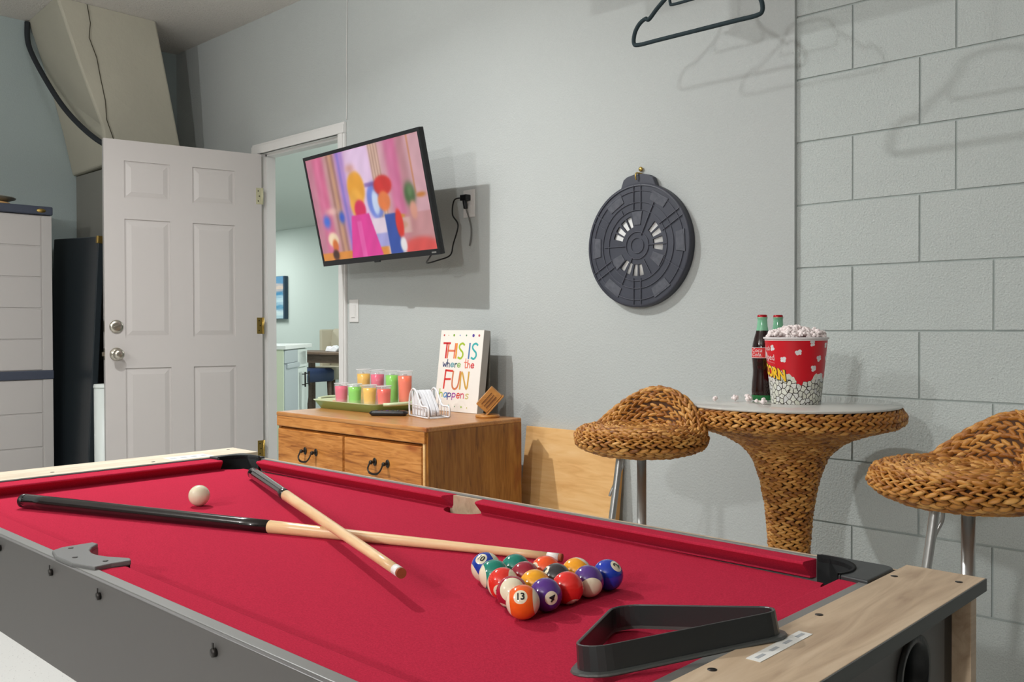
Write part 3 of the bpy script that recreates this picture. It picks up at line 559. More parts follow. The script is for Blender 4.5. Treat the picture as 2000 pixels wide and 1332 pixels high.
# tumblers
def liquid(name, top, bot):
    t = NT(name); tc = t.n('TexCoord'); sp = t.n('SeparateXYZ'); t.l(tc.outputs['Object'], sp.inputs[0])
    mr = t.n('MapRange'); mr.inputs['From Min'].default_value = 0.0; mr.inputs['From Max'].default_value = .085; t.l(sp.outputs['Z'], mr.inputs['Value'])
    t.l(t.ramp(mr.outputs[0], [(0.08, bot), (0.45, top), (1.0, top)]), t.b.inputs['Base Color'])
    t.b.inputs['Roughness'].default_value = .12
    t.bump(t.noise(t.obj(), 160, 2), .4, .002); return t.m
LQ = {'yellow': liquid('yellow_drink', lin(250, 190, 8), lin(240, 214, 170)), 'pink': liquid('pink_drink', lin(240, 62, 112), lin(240, 196, 196)),
      'green': liquid('green_drink', lin(122, 214, 18), lin(226, 224, 170)), 'orange': liquid('orange_drink', lin(255, 98, 28), lin(240, 206, 180)), 'red': liquid('orange_red_drink', lin(246, 62, 26), lin(240, 196, 170))}
t = NT('tumbler_glass'); t.b.inputs['Base Color'].default_value = (.95, .97, .97, 1); t.b.inputs['Roughness'].default_value = .04; t.b.inputs['Alpha'].default_value = .10; t.b.inputs['Specular IOR Level'].default_value = 1.0
t.bump(t.noise(t.obj(), 130, 2), .35, .002); GL = t.m
def tumbler(x, y, h, r, col, label):
    g = empty('tumbler', label, 'glass', (x, y, T + .0045), group='tumblers of bright drinks on the green tray')
    prof = [(0, 0), (r * .80, 0), (r * .84, .004), (r * .86, h * .3), (r * .93, h * .7), (r, h), (r - .0018, h), (r * .93 - .002, h * .7), (r * .86 - .002, h * .3), (r * .8 - .002, .008), (0, .008)]
    obj('glass', MB().lathe(prof, 28), GL, g)
    obj('glass_rim', MB().tube([(math.cos(a) * (r - .001), math.sin(a) * (r - .001), h) for a in [2 * PI * k / 28 for k in range(28)]], .0012, 6, closed=True), M['wire'], g)
    lh = h * .88
    obj('drink', MB().lathe([(0, .0085), (r * .8 - .003, .0085), (r * .86 - .003, h * .3), (r * .93 - .003, h * .7), (r * .95 - .003, lh), (0, lh)], 28), LQ[col], g)
    ic = MB()
    for k in range(4):
        a = k * 1.7 + x * 9; ic.box(-.008, .008, -.008, .008, -.006, .006) if k == 0 else ic.add2(MB().box(-.008, .008, -.008, .008, -.006, .006).xf(Matrix.Translation((.014 * math.cos(a), .014 * math.sin(a), 0)) @ Matrix.Rotation(a, 4, 'Z') @ Matrix.Rotation(.5, 4, 'X')))
    obj('ice', ic.xf(Matrix.Translation((0, 0, lh + .001))), GL, g)
for (x, c, lab) in ((-3.354, 'pink', 'short tumbler of pink drink, front row left end of green tray'), (-3.257, 'green', 'short tumbler of green drink, front row of green tray'),
                    (-3.153, 'yellow', 'short tumbler of amber yellow drink, front row of green tray'), (-3.055, 'red', 'short tumbler of orange-red drink, front row right end')):
    tumbler(x, 2.425, .104, .033, c, lab)
for (x, c, lab) in ((-3.338, 'yellow', 'tall tumbler of yellow drink, back row left end on green tray'), (-3.239, 'pink', 'tall tumbler of pink drink, back row of green tray'),
                    (-3.135, 'green', 'tall tumbler of green drink, back row of green tray'), (-3.05, 'orange', 'tall tumbler of orange drink, back row right end')):
    tumbler(x, 2.535, .162, .034, c, lab)
fr = empty('fruit_slices', 'few orange and red fruit slices at the left end of the green tray', 'fruit', (-3.40, 2.40, T + .006))
for k, (dx, dy, a) in enumerate(((0, 0, .3), (.018, .012, -.4), (-.012, .016, .8))):
    obj('fruit_slice', MB().lathe([(0, 0), (.016, 0), (.018, .003), (.016, .006), (0, .006)], 16).xf(Matrix.Translation((dx, dy, .003 + .004 * k)) @ Matrix.Rotation(a * .5, 4, 'X')), mat('orange_slice', lin(226, 120, 40), .4) if k != 1 else mat('red_slice', lin(190, 60, 30), .4), fr)
# remote control
rm = empty('remote_control', 'black remote control lying in front of the green tray', 'remote', (-2.905, 2.33, T), math.atan2(Rv.y, Rv.x) - .1)
obj('remote_body', loft([rrect(-.068, .068, -.017, .017, .012), rrect(-.078, .078, -.022, .022, .016), rrect(-.078, .078, -.022, .022, .016), rrect(-.070, .070, -.018, .018, .013)], [0, .008, .014, .020], True, True), M['black'], rm)
for i in range(5):
    for j in range(2): obj('button', MB().lathe([(0, .0195), (.0045, .0195), (.004, .022), (0, .022)], 10, -.05 + i * .022, -.007 + j * .014), mat('purple_button', lin(96, 70, 120), .4) if i == 2 else M['dkgrey'], rm)
# wire napkin holder with napkins
nh = empty('napkin_holder', 'white wire napkin holder with arched sides', 'holder', (-2.74, 2.40, T), -.27)
wr = .0026
for y in (-.045, .045):
    arch = bez([(-.085, y, .004), (-.088, y, .05), (-.078, y, .088), (-.052, y, .110), (-.022, y, .100), (.006, y, .066), (.030, y, .046), (.084, y, .043), (.088, y, .004)], 6)
    obj('arched_side', MB().tube(arch, wr * 1.5, 8), M['wire'], nh)
    for x in (-.06, -.035, -.01, .015, .04, .062):
        zt = max(p.z for p in arch if abs(p.x - x) < .02) - .004
        obj('side_wire', MB().tube([(x, y, .004), (x, y, zt)], wr * .7, 6), M['wire'], nh)
    obj('base_wire', MB().tube([(-.088, y, .004), (.088, y, .004)], wr, 8), M['wire'], nh)
    obj('mid_wire', MB().tube([(-.087, y, .048), (.022, y, .048)], wr * .7, 8), M['wire'], nh)
for x in np.linspace(-.088, .088, 9): obj('cross_wire', MB().tube([(x, -.045, .003), (x, .045, .003)], wr * .7, 6), M['wire'], nh)
nk = empty('napkins', 'stack of folded white napkins standing in the wire holder', 'napkins', (-2.745, 2.40, T + .006), -.27)
for k, (y, tl) in enumerate(((-.026, .06), (-.014, -.05), (0, .04), (.012, -.08), (.025, .03))):
    a = bez([(-.070, y, 0), (-.076, y + tl * .1, .05), (-.064, y + tl * .2, .086), (-.040, y + tl * .15, .098), (-.004, y + tl * .3, .068), (.034, y, .024), (.036, y, 0)], 5)
    ptsf = [(p.x, p.z) for p in a]; b = MB().prism(ptsf, y - .0062, y + .0062).xf(Matrix(((1, 0, 0, 0), (0, 0, 1, 0), (0, 1, 0, 0), (0, 0, 0, 1))))
    obj('napkin', b.xf(Matrix.Rotation(tl * .6, 4, 'Z')), M['napkin'], nk, bevel=.002)
# printed sign block
SWd, SHt = .262, .345; tilt = math.atan2(.045, .345)
sg = empty('canvas_sign', 'white canvas sign reading THIS IS where the FUN happens', 'sign', (-2.955, 2.617, T), rot=(-tilt, 0, 0))
obj('sign_block', MB().box(0, SWd, 0, .036, 0, SHt), M['canvasside'], sg, bevel=.001)
obj('sign_face', MB().box(.0008, SWd - .0008, -.0012, .0, .0008, SHt - .0008), M['canvas'], sg)
obj('back_sheet', MB().box(.02, SWd - .006, .037, .041, .0, SHt - .01).xf(Matrix.Translation((0, 0, SHt)) @ Matrix.Rotation(tilt * .85, 4, 'X') @ Matrix.Translation((0, 0, -SHt))), mat('grey_card', lin(110, 108, 100), .8), sg)  # grey sheet behind the sign block, closer to upright
K = {'T': [[(0, 0), (1, 0)], [(.5, 0), (.45, 1)]], 'H': [[(.08, 0), (0, 1)], [(1, 0), (.92, 1)], [(.03, .5), (.95, .5)]], 'I': [[(.5, 0), (.4, 1)]],
     'S': [[(1, .1), (.7, 0), (.25, .08), (.15, .28), (.45, .45), (.8, .6), (.85, .82), (.5, 1), (.05, .93)]],
     'w': [[(0, 0), (.2, 1), (.5, .3), (.75, 1), (1, 0)]], 'h': [[(.1, -.9), (.05, 1)], [(.07, .4), (.4, 0), (.85, .15), (.9, 1)]],
     'e': [[(.1, .5), (.95, .45), (.8, .05), (.4, 0), (.08, .4), (.15, .85), (.5, 1), (.95, .85)]], 'r': [[(.1, 0), (.15, 1)], [(.12, .4), (.5, .05), (.95, .1)]],
     't': [[(.5, -.7), (.45, .8), (.7, 1), (.95, .9)], [(.05, 0), (.95, 0)]], 'F': [[(.1, 0), (0, 1)], [(.1, 0), (1, .02)], [(.06, .5), (.8, .48)]],
     'U': [[(.05, 0), (0, .7), (.2, .97), (.55, 1), (.85, .75), (1, 0)]], 'N': [[(0, 1), (.1, 0), (.85, 1), (1, 0)]],
     'a': [[(.9, .1), (.5, 0), (.1, .4), (.2, .9), (.55, .95), (.85, .5), (.9, 0)], [(.9, 0), (.9, 1)]], 'p': [[(.1, 0), (.0, 1.6)], [(.08, .25), (.45, 0), (.9, .3), (.7, .85), (.1, .9)]],
     'n': [[(.1, 0), (.1, 1)], [(.1, .35), (.5, 0), (.9, .2), (.92, 1)]], 's': [[(.95, .08), (.5, 0), (.15, .25), (.6, .5), (.85, .75), (.5, 1), (.05, .92)]]}
def ribbon(pts, wd, y):
    m_ = MB(); P2 = [Vector((a, b)) for a, b in pts]
    if len(P2) > 2:
        P2 = [Vector((p.x, p.y)) for p in bez([(a, b, 0) for a, b in pts], 5)]
    n = len(P2); vs = []
    for i, p in enumerate(P2):
        d = (P2[min(i + 1, n - 1)] - P2[max(i - 1, 0)]); d = d.normalized() if d.length > 1e-9 else Vector((1, 0)); q = Vector((-d.y, d.x)) * wd / 2
        e = (d * wd * .3 * (-1 if i == 0 else 1)) if i in (0, n - 1) else Vector((0, 0))
        vs += [(p.x + q.x + e.x, y, p.y + q.y + e.y), (p.x - q.x + e.x, y, p.y - q.y + e.y)]
    return m_.add(vs, [(2 * i, 2 * i + 1, 2 * i + 3, 2 * i + 2) for i in range(n - 1)])
INK = {}
def ink(c):
    if c not in INK: INK[c] = mat('sign_ink', lin(*c), .7)
    return INK[c]
def letter(ch, u0, u1, v0, v1, col, wd, par=None, W_=SWd, H_=SHt, y=-.0016):
    m_ = MB()
    for st in K[ch]: m_.add2(ribbon([((u0 + a * (u1 - u0)) * W_, (1 - (v0 + b * (v1 - v0))) * H_) for a, b in st], wd, y))
    obj('letter', m_, ink(col), par)
sgn_rows = [('T', .09, .25, .165, .345, (206, 44, 48)), ('H', .20, .375, .17, .345, (226, 126, 96)), ('I', .385, .43, .17, .345, (226, 150, 50)), ('S', .45, .58, .165, .35, (160, 186, 50)), ('I', .67, .745, .165, .345, (80, 120, 170)), ('S', .755, .885, .165, .35, (60, 170, 170)),
            ('w', .115, .20, .40, .455, (70, 80, 120)), ('h', .215, .275, .41, .46, (70, 80, 110)), ('e', .295, .375, .41, .455, (100, 160, 170)), ('r', .395, .45, .41, .46, (80, 110, 110)), ('e', .455, .53, .41, .455, (150, 186, 110)), ('t', .61, .68, .395, .46, (230, 130, 110)), ('h', .69, .75, .41, .46, (226, 110, 90)), ('e', .77, .84, .41, .458, (206, 50, 60)),
            ('F', .18, .36, .50, .72, (214, 56, 50)), ('U', .37, .54, .51, .72, (206, 120, 80)), ('N', .56, .74, .51, .72, (206, 160, 70)),
            ('h', .09, .17, .775, .825, (160, 180, 60)), ('a', .19, .275, .775, .83, (70, 140, 200)), ('p', .29, .375, .775, .825, (80, 60, 140)), ('p', .395, .48, .775, .825, (160, 70, 160)), ('e', .50, .57, .775, .83, (214, 60, 50)), ('n', .59, .67, .775, .83, (214, 90, 110)), ('s', .70, .78, .775, .83, (206, 190, 120))]
for ch_, u0, u1, v0, v1, c in sgn_rows: letter(ch_, u0, u1, v0, v1, c, .0085 if v1 - v0 > .1 else .0048, sg)
for (u, v, r, c) in ((.085, .065, .0045, (186, 90, 80)), (.19, .067, .0022, (200, 150, 90)), (.32, .065, .0055, (130, 170, 60)), (.46, .067, .0032, (100, 120, 190)), (.61, .067, .0038, (90, 140, 100)), (.77, .068, .0068, (80, 60, 150)), (.90, .068, .0055, (180, 80, 90)),
                     (.17, .925, .0055, (70, 70, 110)), (.33, .93, .004, (100, 180, 180)), (.48, .935, .003, (110, 150, 110)), (.63, .935, .0045, (160, 190, 90)), (.76, .94, .003, (200, 200, 110))):
    obj('dot', MB().lathe([(0, 0), (r, 0)], 14, smooth=False).xf(Matrix.Translation((u * SWd, -.0016, (1 - v) * SHt)) @ Matrix.Rotation(PI / 2, 4, 'X')), ink(c), sg)
# tilted bamboo box on a round foot
bs = empty('bamboo_stand', 'small tilted bamboo box on a round foot at the dresser corner', 'stand', (-2.565, 2.55, T), math.atan2(Rv.y, Rv.x))
obj('round_foot', MB().lathe([(0, 0), (.046, 0), (.048, .003), (.048, .008), (.045, .011), (0, .011)], 36), M['bamboo'], bs)
Mt = Matrix.Translation((-.006, 0, .010)) @ Matrix.Rotation(math.radians(-48), 4, 'Y')
obj('back_plate', MB().box(-.004, .102, -.034, .034, -.004, .002).xf(Mt @ Matrix.Rotation(0, 4, 'X')), M['bamboo'], bs, bevel=.001)
obj('bamboo_box', MB().box(.008, .098, -.032, .032, .0035, .058).xf(Mt), M['bamboo'], bs, bevel=.0015)
obj('box_slot', MB().box(.022, .080, -.034, -.0315, .016, .020).box(.022, .080, -.034, -.0315, .028, .031).box(.022, .080, -.034, -.0315, .040, .043).xf(Mt), mat('bamboo_groove', lin(120, 74, 34), .7), bs)
# ------------------------------------------------------------------ pool table
B = .728; RZ = .750
pt = empty('pool_table', 'small pool table with red cloth, grey side and pale oak end boards', 'pool table', (-1.2, .8, 0))
bx0, bx1, by0, by1 = -1.965, -.452, .472, 1.128
xm = -1.185
# bed outline with pocket notches
def arc(cx, cy, r, a0, a1, n=10): return [(cx + r * math.cos(math.radians(a0 + (a1 - a0) * k / n)), cy + r * math.sin(math.radians(a0 + (a1 - a0) * k / n))) for k in range(n + 1)]
ins = .022
out = []
out += arc(bx0 + ins, by0 + ins, .040, 90, 0); out += arc(xm - .035, by0 + .014, .038, 180, 0)
out += arc(bx1 - ins, by0 + ins, .040, 180, 90); out += arc(bx1 - ins, by1 - ins, .040, 270, 180)
out += arc(xm, by1 + .004, .046, 0, -180, 14); out += arc(bx0 + ins, by1 - ins, .034, 0, -90)
obj('bed_cloth', MB().prism(out, B - .016, B), M['felt'], pt, world=True)
# cushions: sloped nose section lofted along the rail, ends cut at an angle
def cushion(name, a, b, inward, w, cut=.02):
    a = Vector((a[0], a[1], 0)); b = Vector((b[0], b[1], 0)); d = (b - a).normalized(); q = Vector((inward[0], inward[1], 0))
    sec = [(0, B - .002, 0), (0, RZ, 0), (w - .0035, RZ, .9), (w - .0008, RZ - .0008, 1), (w, RZ - .0035, 1), (w - .017, B + .001, .7), (w - .017, B - .002, .7)]
    vs = []
    for base, s in ((a, 1), (b, -1)):
        for off, z, c in sec: vs.append(base + q * off + d * (s * cut * c) + Vector((0, 0, z)))
    n = len(sec); fs = [tuple(range(n)), tuple(range(n, 2 * n))[::-1]] + [(i, (i + 1) % n, n + (i + 1) % n, n + i) for i in range(n)]
    obj(name, MB().add(vs, fs), M['felt'], pt, world=True, bevel=.0006)
cushion('cushion', (-1.868, 1.133), (xm - .034, 1.133), (0, -1), .027, .012)
cushion('cushion', (xm + .034, 1.133), (-.536, 1.133), (0, -1), .027, .006)
cushion('cushion', (-1.872, .471), (xm - .085, .471), (0, 1), .035, .014)
cushion('cushion', (xm + .015, .471), (-.53, .471), (0, 1), .035, .014)
cushion('cushion', (-1.972, .53), (-1.972, 1.072), (1, 0), .052, .012)
cushion('cushion', (-.449, .53), (-.449, 1.082), (-1, 0), .027, .012)
# frame
obj('rail_strip', MB().box(-1.99, -.436, 1.133, 1.141, B - .02, RZ + .0015), M['greylt'], pt, world=True, bevel=.001)
obj('rail_strip', MB().box(-1.99, -.436, .456, .4715, B - .02, RZ + .0015), M['greylt'], pt, world=True, bevel=.001)
obj('rail_strip', MB().box(-1.985, -1.9725, .456, 1.141, B - .02, RZ + .001), M['pocket'], pt, world=True)
obj('rail_strip', MB().box(-.449, -.4355, .456, 1.141, B - .02, RZ + .0015), M['greylt'], pt, world=True, bevel=.001)
obj('rail_gap', MB().box(-.4355, -.428, .43, 1.15, .66, .742), M['black'], pt, world=True)
obj('side_panel', MB().box(-2.06, -.40, .450, .456, .612, RZ + .001), M['grey'], pt, world=True, bevel=.001)
obj('side_panel', MB().box(-2.06, -.42, 1.141, 1.155, .612, RZ - .001), M['oak'], pt, world=True)
obj('under_bed', MB().box(-1.98, -.44, .462, 1.130, .615, .622), M['dkgrey'], pt, world=True)
obj('pocket_backing', MB().box(xm - .06, xm + .06, 1.127, 1.1325, .62, RZ - .001), M['oak'], pt, world=True)
obj('end_board', MB().box(-2.105, -1.987, .43, 1.19, .737, .752), M['oakleft'], pt, world=True, bevel=.0015)
eb = obj('end_board', MB().box(-.4255, -.336, .395, 1.143, .7455, .760), M['oak'], pt, world=True, bevel=.0008)
obj('edge_band', MB().box(-.336, -.3345, .395, 1.1425, .7455, .7597), M['dkgrey'], eb, world=True)
# end panel with round ball-return opening
cyh, czh, rh = .992, .682, .037
rectp = [(.44, .60), (1.092, .60), (1.092, .7455), (.44, .7455)]
ring = arc(cyh, czh, rh, 0, 360, 32)[:-1]; rv = []; rf = []
outer = []
for (yy_, zz_) in ring:
    dy, dz = yy_ - cyh, zz_ - czh; ks = []
    if dy > 1e-6: ks.append((1.092 - cyh) / dy)
    if dy < -1e-6: ks.append((.44 - cyh) / dy)
    if dz > 1e-6: ks.append((.7455 - czh) / dz)
    if dz < -1e-6: ks.append((.60 - czh) / dz)
    k_ = min(ks); outer.append((cyh + dy * k_, czh + dz * k_))
rv = [(-.364, y, z) for y, z in ring] + [(-.364, y, z) for y, z in outer] + [(-.374, y, z) for y, z in ring]
nr = 32
rf = [(i, (i + 1) % nr, nr + (i + 1) % nr, nr + i) for i in range(nr)] + [(i, (i + 1) % nr, 2 * nr + (i + 1) % nr, 2 * nr + i) for i in range(nr)]
rv += [(-.364, .44, .60), (-.364, 1.092, .60), (-.364, 1.092, .7455), (-.364, .44, .7455)]
obj('end_panel', MB().add(rv[:-4], rf), M['grey'], pt, world=True)
obj('opening_collar', MB().lathe([(rh - .002, -.02), (rh - .002, .004), (rh + .006, .004), (rh + .006, 0)], 32).xf(Matrix.Translation((-.363, cyh, czh)) @ Matrix.Rotation(PI / 2, 4, 'Y')), M['pocket'], pt, world=True)
obj('opening_cup', MB().lathe([(rh, 0), (rh, -.05), (0, -.05)], 32).xf(Matrix.Translation((-.366, cyh, czh)) @ Matrix.Rotation(PI / 2, 4, 'Y')), M['black'], pt, world=True)
obj('corner_block', MB().box(-.385, -.366, 1.092, 1.122, .10, .7455), M['pocket'], pt, world=True)
obj('corner_block', MB().box(-.44, -.385, 1.085, 1.14, .10, .7455), M['pocket'], pt, world=True)
obj('leg_board', MB().box(-.46, -.345, 1.122, 1.141, .0, .7455), M['oak'], pt, world=True, bevel=.001)
obj('leg_board', MB().box(-.46, -.36, .405, .425, .0, .7455), M['oak'], pt, world=True, bevel=.001)
for x0, x1 in ((-2.05, -1.96),):
    for y0, y1 in ((.462, .54), (1.05, 1.135)): obj('leg', MB().box(x0, x1, y0, y1, 0, .73), M['dkgrey'], pt, world=True, bevel=.003)
obj('leg_stretcher', MB().box(-2.04, -1.97, .54, 1.05, .18, .26), M['dkgrey'], pt, world=True)
# pockets: black corner castings, grey middle castings
def corner_cast(cx, cy, sx, sy, S_=.098):
    pts = []
    c0 = (cx - sx * S_, cy); a = []
    # outline of plate: outer corner rounded, inner side notched
    pts = [(cx - sx * S_, cy)] + [(cx - sx * (.014 - .014 * math.sin(t_)) , cy - sy * (.014 - .014 * math.cos(t_))) for t_ in [k * PI / 8 for k in range(5)]] + [(cx, cy - sy * S_ * .88)]
    ncx, ncy, rr_ = cx - sx * (S_ - .018), cy - sy * (S_ * .88 - .026), .047
    a0 = math.atan2((cy - sy * S_ * .88) - ncy, (cx - sx * .03) - ncx); a1 = math.atan2(cy - sy * .008 - ncy, (cx - sx * S_) - ncx)
    d = (a1 - a0) % (2 * PI)
    if (sx * sy) < 0: d -= 2 * PI
    nt = [(ncx + rr_ * math.cos(a0 + d * k / 14), ncy + rr_ * math.sin(a0 + d * k / 14)) for k in range(15)]
    obj('corner_casting', MB().prism(pts + nt, RZ - .004, RZ + .0055), M['casting'], pt, world=True, bevel=.002)
    vs = [(x, y, z) for z in (B - .05, RZ + .007) for x, y in nt]; n = 15
    nt2 = [(ncx + (rr_ + .004) * math.cos(a0 + d * k / 14), ncy + (rr_ + .004) * math.sin(a0 + d * k / 14)) for k in range(15)]
    vs += [(x, y, z) for z in (RZ + .007, B - .05) for x, y in nt2]
    obj('pocket_liner', MB().add(vs, [(j * n + k, j * n + k + 1, (j + 1) * n + k + 1, (j + 1) * n + k) for j in range(3) for k in range(n - 1)], True), M['liner'], pt, world=True)
corner_cast(-.437, 1.142, 1, 1); corner_cast(-.437, .455, 1, -1)
corner_cast(-1.975, 1.142, -1, 1); corner_cast(-1.975, .455, -1, -1)
mp = [(-1.288, .462), (-1.298, .478), (-1.297, .519), (-1.284, .521), (-1.268, .506), (-1.252, .497), (-1.235, .493), (-1.218, .494), (-1.20, .500), (-1.172, .516), (-1.160, .512), (-1.163, .488), (-1.160, .466), (-1.20, .454), (-1.25, .453)]
obj('middle_casting', MB().prism(mp, RZ - .001, RZ + .006), M['pocketgrey'], pt, world=True, bevel=.0018)
for x, y in ((-1.282, .484), (-1.226, .468), (-1.178, .487)): obj('casting_slot', MB().lathe([(0, RZ + .0064), (.0035, RZ + .0064), (.0035, RZ + .005)], 10, x, y), M['screw'], pt, world=True)
nl = [p for p in mp[2:10]]; vs = [(x, y, z) for z in (B - .03, RZ) for x, y in nl]
obj('pocket_liner', MB().add(vs, [(k, k + 1, 8 + k + 1, 8 + k) for k in range(7)], True), M['pocketgrey'], pt, world=True)
# screws
for x, y, z in ((-.416, 1.08, .7603), (-.353, 1.105, .7603), (-.415, .883, .7603), (-.414, .679, .7603), (-2.02, .727, .7523), (-2.01, .939, .7523), (-2.075, 1.160, .7523), (-2.07, .6, .7523)):
    obj('screw', MB().lathe([(0, z), (.0042, z), (.0042, z - .003)], 12, x, y), M['screw'], pt, world=True)
for x, z in ((-1.255, .735), (-1.105, .734), (-.832, .733), (-1.45, .735), (-1.62, .735)):
    obj('panel_screw', MB().lathe([(0, 0), (.0045, 0), (.0045, .004), (0, .0045)], 12).xf(Matrix.Translation((x, .450, z)) @ Matrix.Rotation(PI / 2, 4, 'X')).box(x - .0012, x + .0012, .4465, .4475, z + .001, z + .010), M['screw'], pt, world=True)
def sticker(x0, x1, y0, y1, z, ang=0, lines=4):
    c_ = Vector(((x0 + x1) / 2, (y0 + y1) / 2, 0)); Mx = Matrix.Translation(c_) @ Matrix.Rotation(ang, 4, 'Z') @ Matrix.Translation(-c_)
    s_ = obj('sticker', MB().box(x0, x1, y0, y1, z, z + .0004).xf(Mx), M['paper'], pt, world=True)
    for k in range(lines):
        f0 = k / lines; yy0 = y0 + (y1 - y0) * (f0 + .06); yy1 = y0 + (y1 - y0) * (f0 + .8 / lines)
        obj('print_line', MB().box(x0 + (x1 - x0) * .36, x0 + (x1 - x0) * .62, yy0, yy1, z + .0004, z + .0006).xf(Mx), M['ink'], s_, world=True)
sticker(-.4065, -.3925, .722, .822, .7601)
sticker(-2.05, -1.995, .98, 1.08, .7521)

# ------------------------------------------------------------------ balls
def textmesh(s, size, off=0):
    cu = bpy.data.curves.new('t', 'FONT'); cu.offset = off; cu.body = s; cu.size = size; cu.align_x = 'CENTER'; cu.align_y = 'CENTER'; cu.resolution_u = 3
    o = bpy.data.objects.new('t', cu); C.objects.link(o); dg = bpy.context.evaluated_depsgraph_get(); me = bpy.data.meshes.new_from_object(o.evaluated_get(dg))
    bm = bmesh.new(); bm.from_mesh(me); bmesh.ops.triangulate(bm, faces=bm.faces)
    vs = [tuple(v.co) for v in bm.verts]; fs = [tuple(v.index for v in f.verts) for f in bm.faces]; bm.free()
    bpy.data.objects.remove(o); bpy.data.meshes.remove(me); bpy.data.curves.remove(cu); return vs, fs
IV = lin(228, 220, 192); BR = .01895
def ballmat(name, col, stripe, circle=True):
    t = NT(name); tc = t.n('TexCoord'); nm = t.n('VectorMath', operation='NORMALIZE'); t.l(tc.outputs['Object'], nm.inputs[0]); sp = t.n('SeparateXYZ'); t.l(nm.outputs[0], sp.inputs[0])
    base = None
    mc = t.n('MixRGB'); mc.inputs[1].default_value = col; mc.inputs[2].default_value = IV
    if stripe:
        ab = t.n('Math', operation='ABSOLUTE'); t.l(sp.outputs['Z'], ab.inputs[0]); gt = t.n('Math', operation='GREATER_THAN'); gt.inputs[1].default_value = .68; t.l(ab.outputs[0], gt.inputs[0]); t.l(gt.outputs[0], mc.inputs[0])
    else: mc.inputs[0].default_value = 0
    out_ = mc.outputs[0]
    if circle:
        g2 = t.n('Math', operation='GREATER_THAN'); g2.inputs[1].default_value = math.cos(math.radians(24)); t.l(sp.outputs['X'], g2.inputs[0])
        m2_ = t.n('MixRGB'); m2_.inputs[2].default_value = IV; t.l(out_, m2_.inputs[1]); t.l(g2.outputs[0], m2_.inputs[0]); out_ = m2_.outputs[0]
    t.l(out_, t.b.inputs['Base Color']); t.b.inputs['Roughness'].default_value = .07; t.b.inputs['Coat Weight'].default_value = .5; return t.m
bmesh_ball = None
def make_ball(name, pos, num, col, stripe, ndir, axis, spin, label, group='racked pool balls'):
    """ndir: where the number looks, axis: stripe axis (world), spin: turn of the digit"""
    global bmesh_ball
    X = Vector(ndir).normalized(); Z = Vector(axis); Z = (Z - X * Z.dot(X)).normalized(); Y = Z.cross(X)
    R_ = Matrix((X, Y, Z)).transposed()
    m_ = MB().sphere((0, 0, 0), BR, 40, 26)
    o = obj(name, m_, ballmat(label.split(' ')[0] + '_ball_paint', col, stripe, num is not None)); o.location = pos; o.rotation_euler = R_.to_euler(); WM[o.name] = Matrix.Translation(pos) @ R_.to_4x4()
    tag(o, label, 'ball', group)
    if num is not None:
        vs, fs = textmesh(str(num), .0125 if num < 10 else .0105, .0003); cs, sn = math.cos(spin), math.sin(spin); out_ = []
        for x, y, z in vs:
            a, b = x * cs - y * sn, x * sn + y * cs; v_ = Vector((BR, a, b)).normalized() * BR * 1.03; out_.append(tuple(v_))
        obj('number', MB().add(out_, fs), M['black'], o)
    return o
RR, FF, UU = Rv, -Fv, Vector((0, 0, 1))     # right, toward the viewer, up: only used to choose how each ball happens to lie
def D3(r, u, f): return RR * r + UU * u + FF * f
by_ = .742; s_ = .0382; ax = -.692; BZ = B + BR + .0002
def bp(row, k): return (ax - row * s_ * .885, by_ + row * s_ * .5 + k * s_, BZ)
balls = [
 (0, 0, 13, lin(236, 96, 28), 1, D3(-.16, .55, .82), D3(.98, .1, .1), 1.55, 'orange-banded number 13 ball nearest the black rack'),
 (0, 1, 4, lin(84, 42, 130), 0, D3(.32, .05, .94), D3(.1, 1, .1), -.45, 'solid purple number 4 ball beside the 13 ball'),
 (0, 2, 3, lin(222, 40, 34), 0, D3(.3, -.80, .52), D3(1, 0, 0), .4, 'solid red number 3 ball between purple 4 and purple-banded ball'),
 (0, 3, 12, lin(84, 50, 130), 1, D3(-.2, -.9, -.3), D3(.22, .02, .97), 0, 'purple-banded ball showing its cream end cap, beside blue ball'),
 (0, 4, 2, lin(22, 52, 164), 0, D3(.52, .72, .45), D3(0, 1, 0), .8, 'solid blue number 2 ball at the far right corner of the rack group'),
 (1, 0, 15, lin(160, 26, 50), 1, D3(-.45, -.80, .40), D3(.02, .52, .8), .6, 'maroon-banded ball with cream cap tucked behind the 13 ball'),
 (1, 1, 1, lin(240, 166, 32), 0, D3(0, -1, -.3), D3(1, 0, 0), 0, 'solid yellow ball behind the purple 4 ball'),
 (1, 2, 8, lin(54, 52, 56), 0, D3(-.75, .55, .2), D3(0, 1, 0), 0, 'black ball behind the solid red ball'),
 (1, 3, 9, lin(240, 160, 30), 1, D3(.75, -.35, .55), D3(-.4, -.75, .5), 0, 'yellow-banded ball behind the purple-banded ball'),
 (2, 0, 11, lin(222, 48, 36), 1, D3(-.2, -.22, .93), D3(.92, .3, .15), .3, 'red-banded ball with cream ends on the left side of the group'),
 (2, 1, 7, lin(150, 28, 50), 0, D3(0, -1, -.2), D3(1, 0, 0), 0, 'solid maroon ball in the middle of the group'),
 (2, 2, 5, lin(240, 84, 30), 0, D3(-.82, .3, .45), D3(0, 1, 0), 0, 'solid orange ball at the back edge by the cue tip'),
 (3, 0, 14, lin(14, 128, 110), 1, D3(.1, -1, .2), D3(-.75, .62, .05), 0, 'green-banded ball second from the back left corner'),
 (3, 1, 6, lin(12, 124, 108), 0, D3(-.1, -.55, .8), D3(1, 0, 0), .5, 'solid green ball behind the maroon ball'),
 (4, 0, 10, lin(24, 58, 160), 1, D3(-.3, .72, .55), D3(.85, .2, -.35), .4, 'blue-banded ball at the apex touching the long cue')]
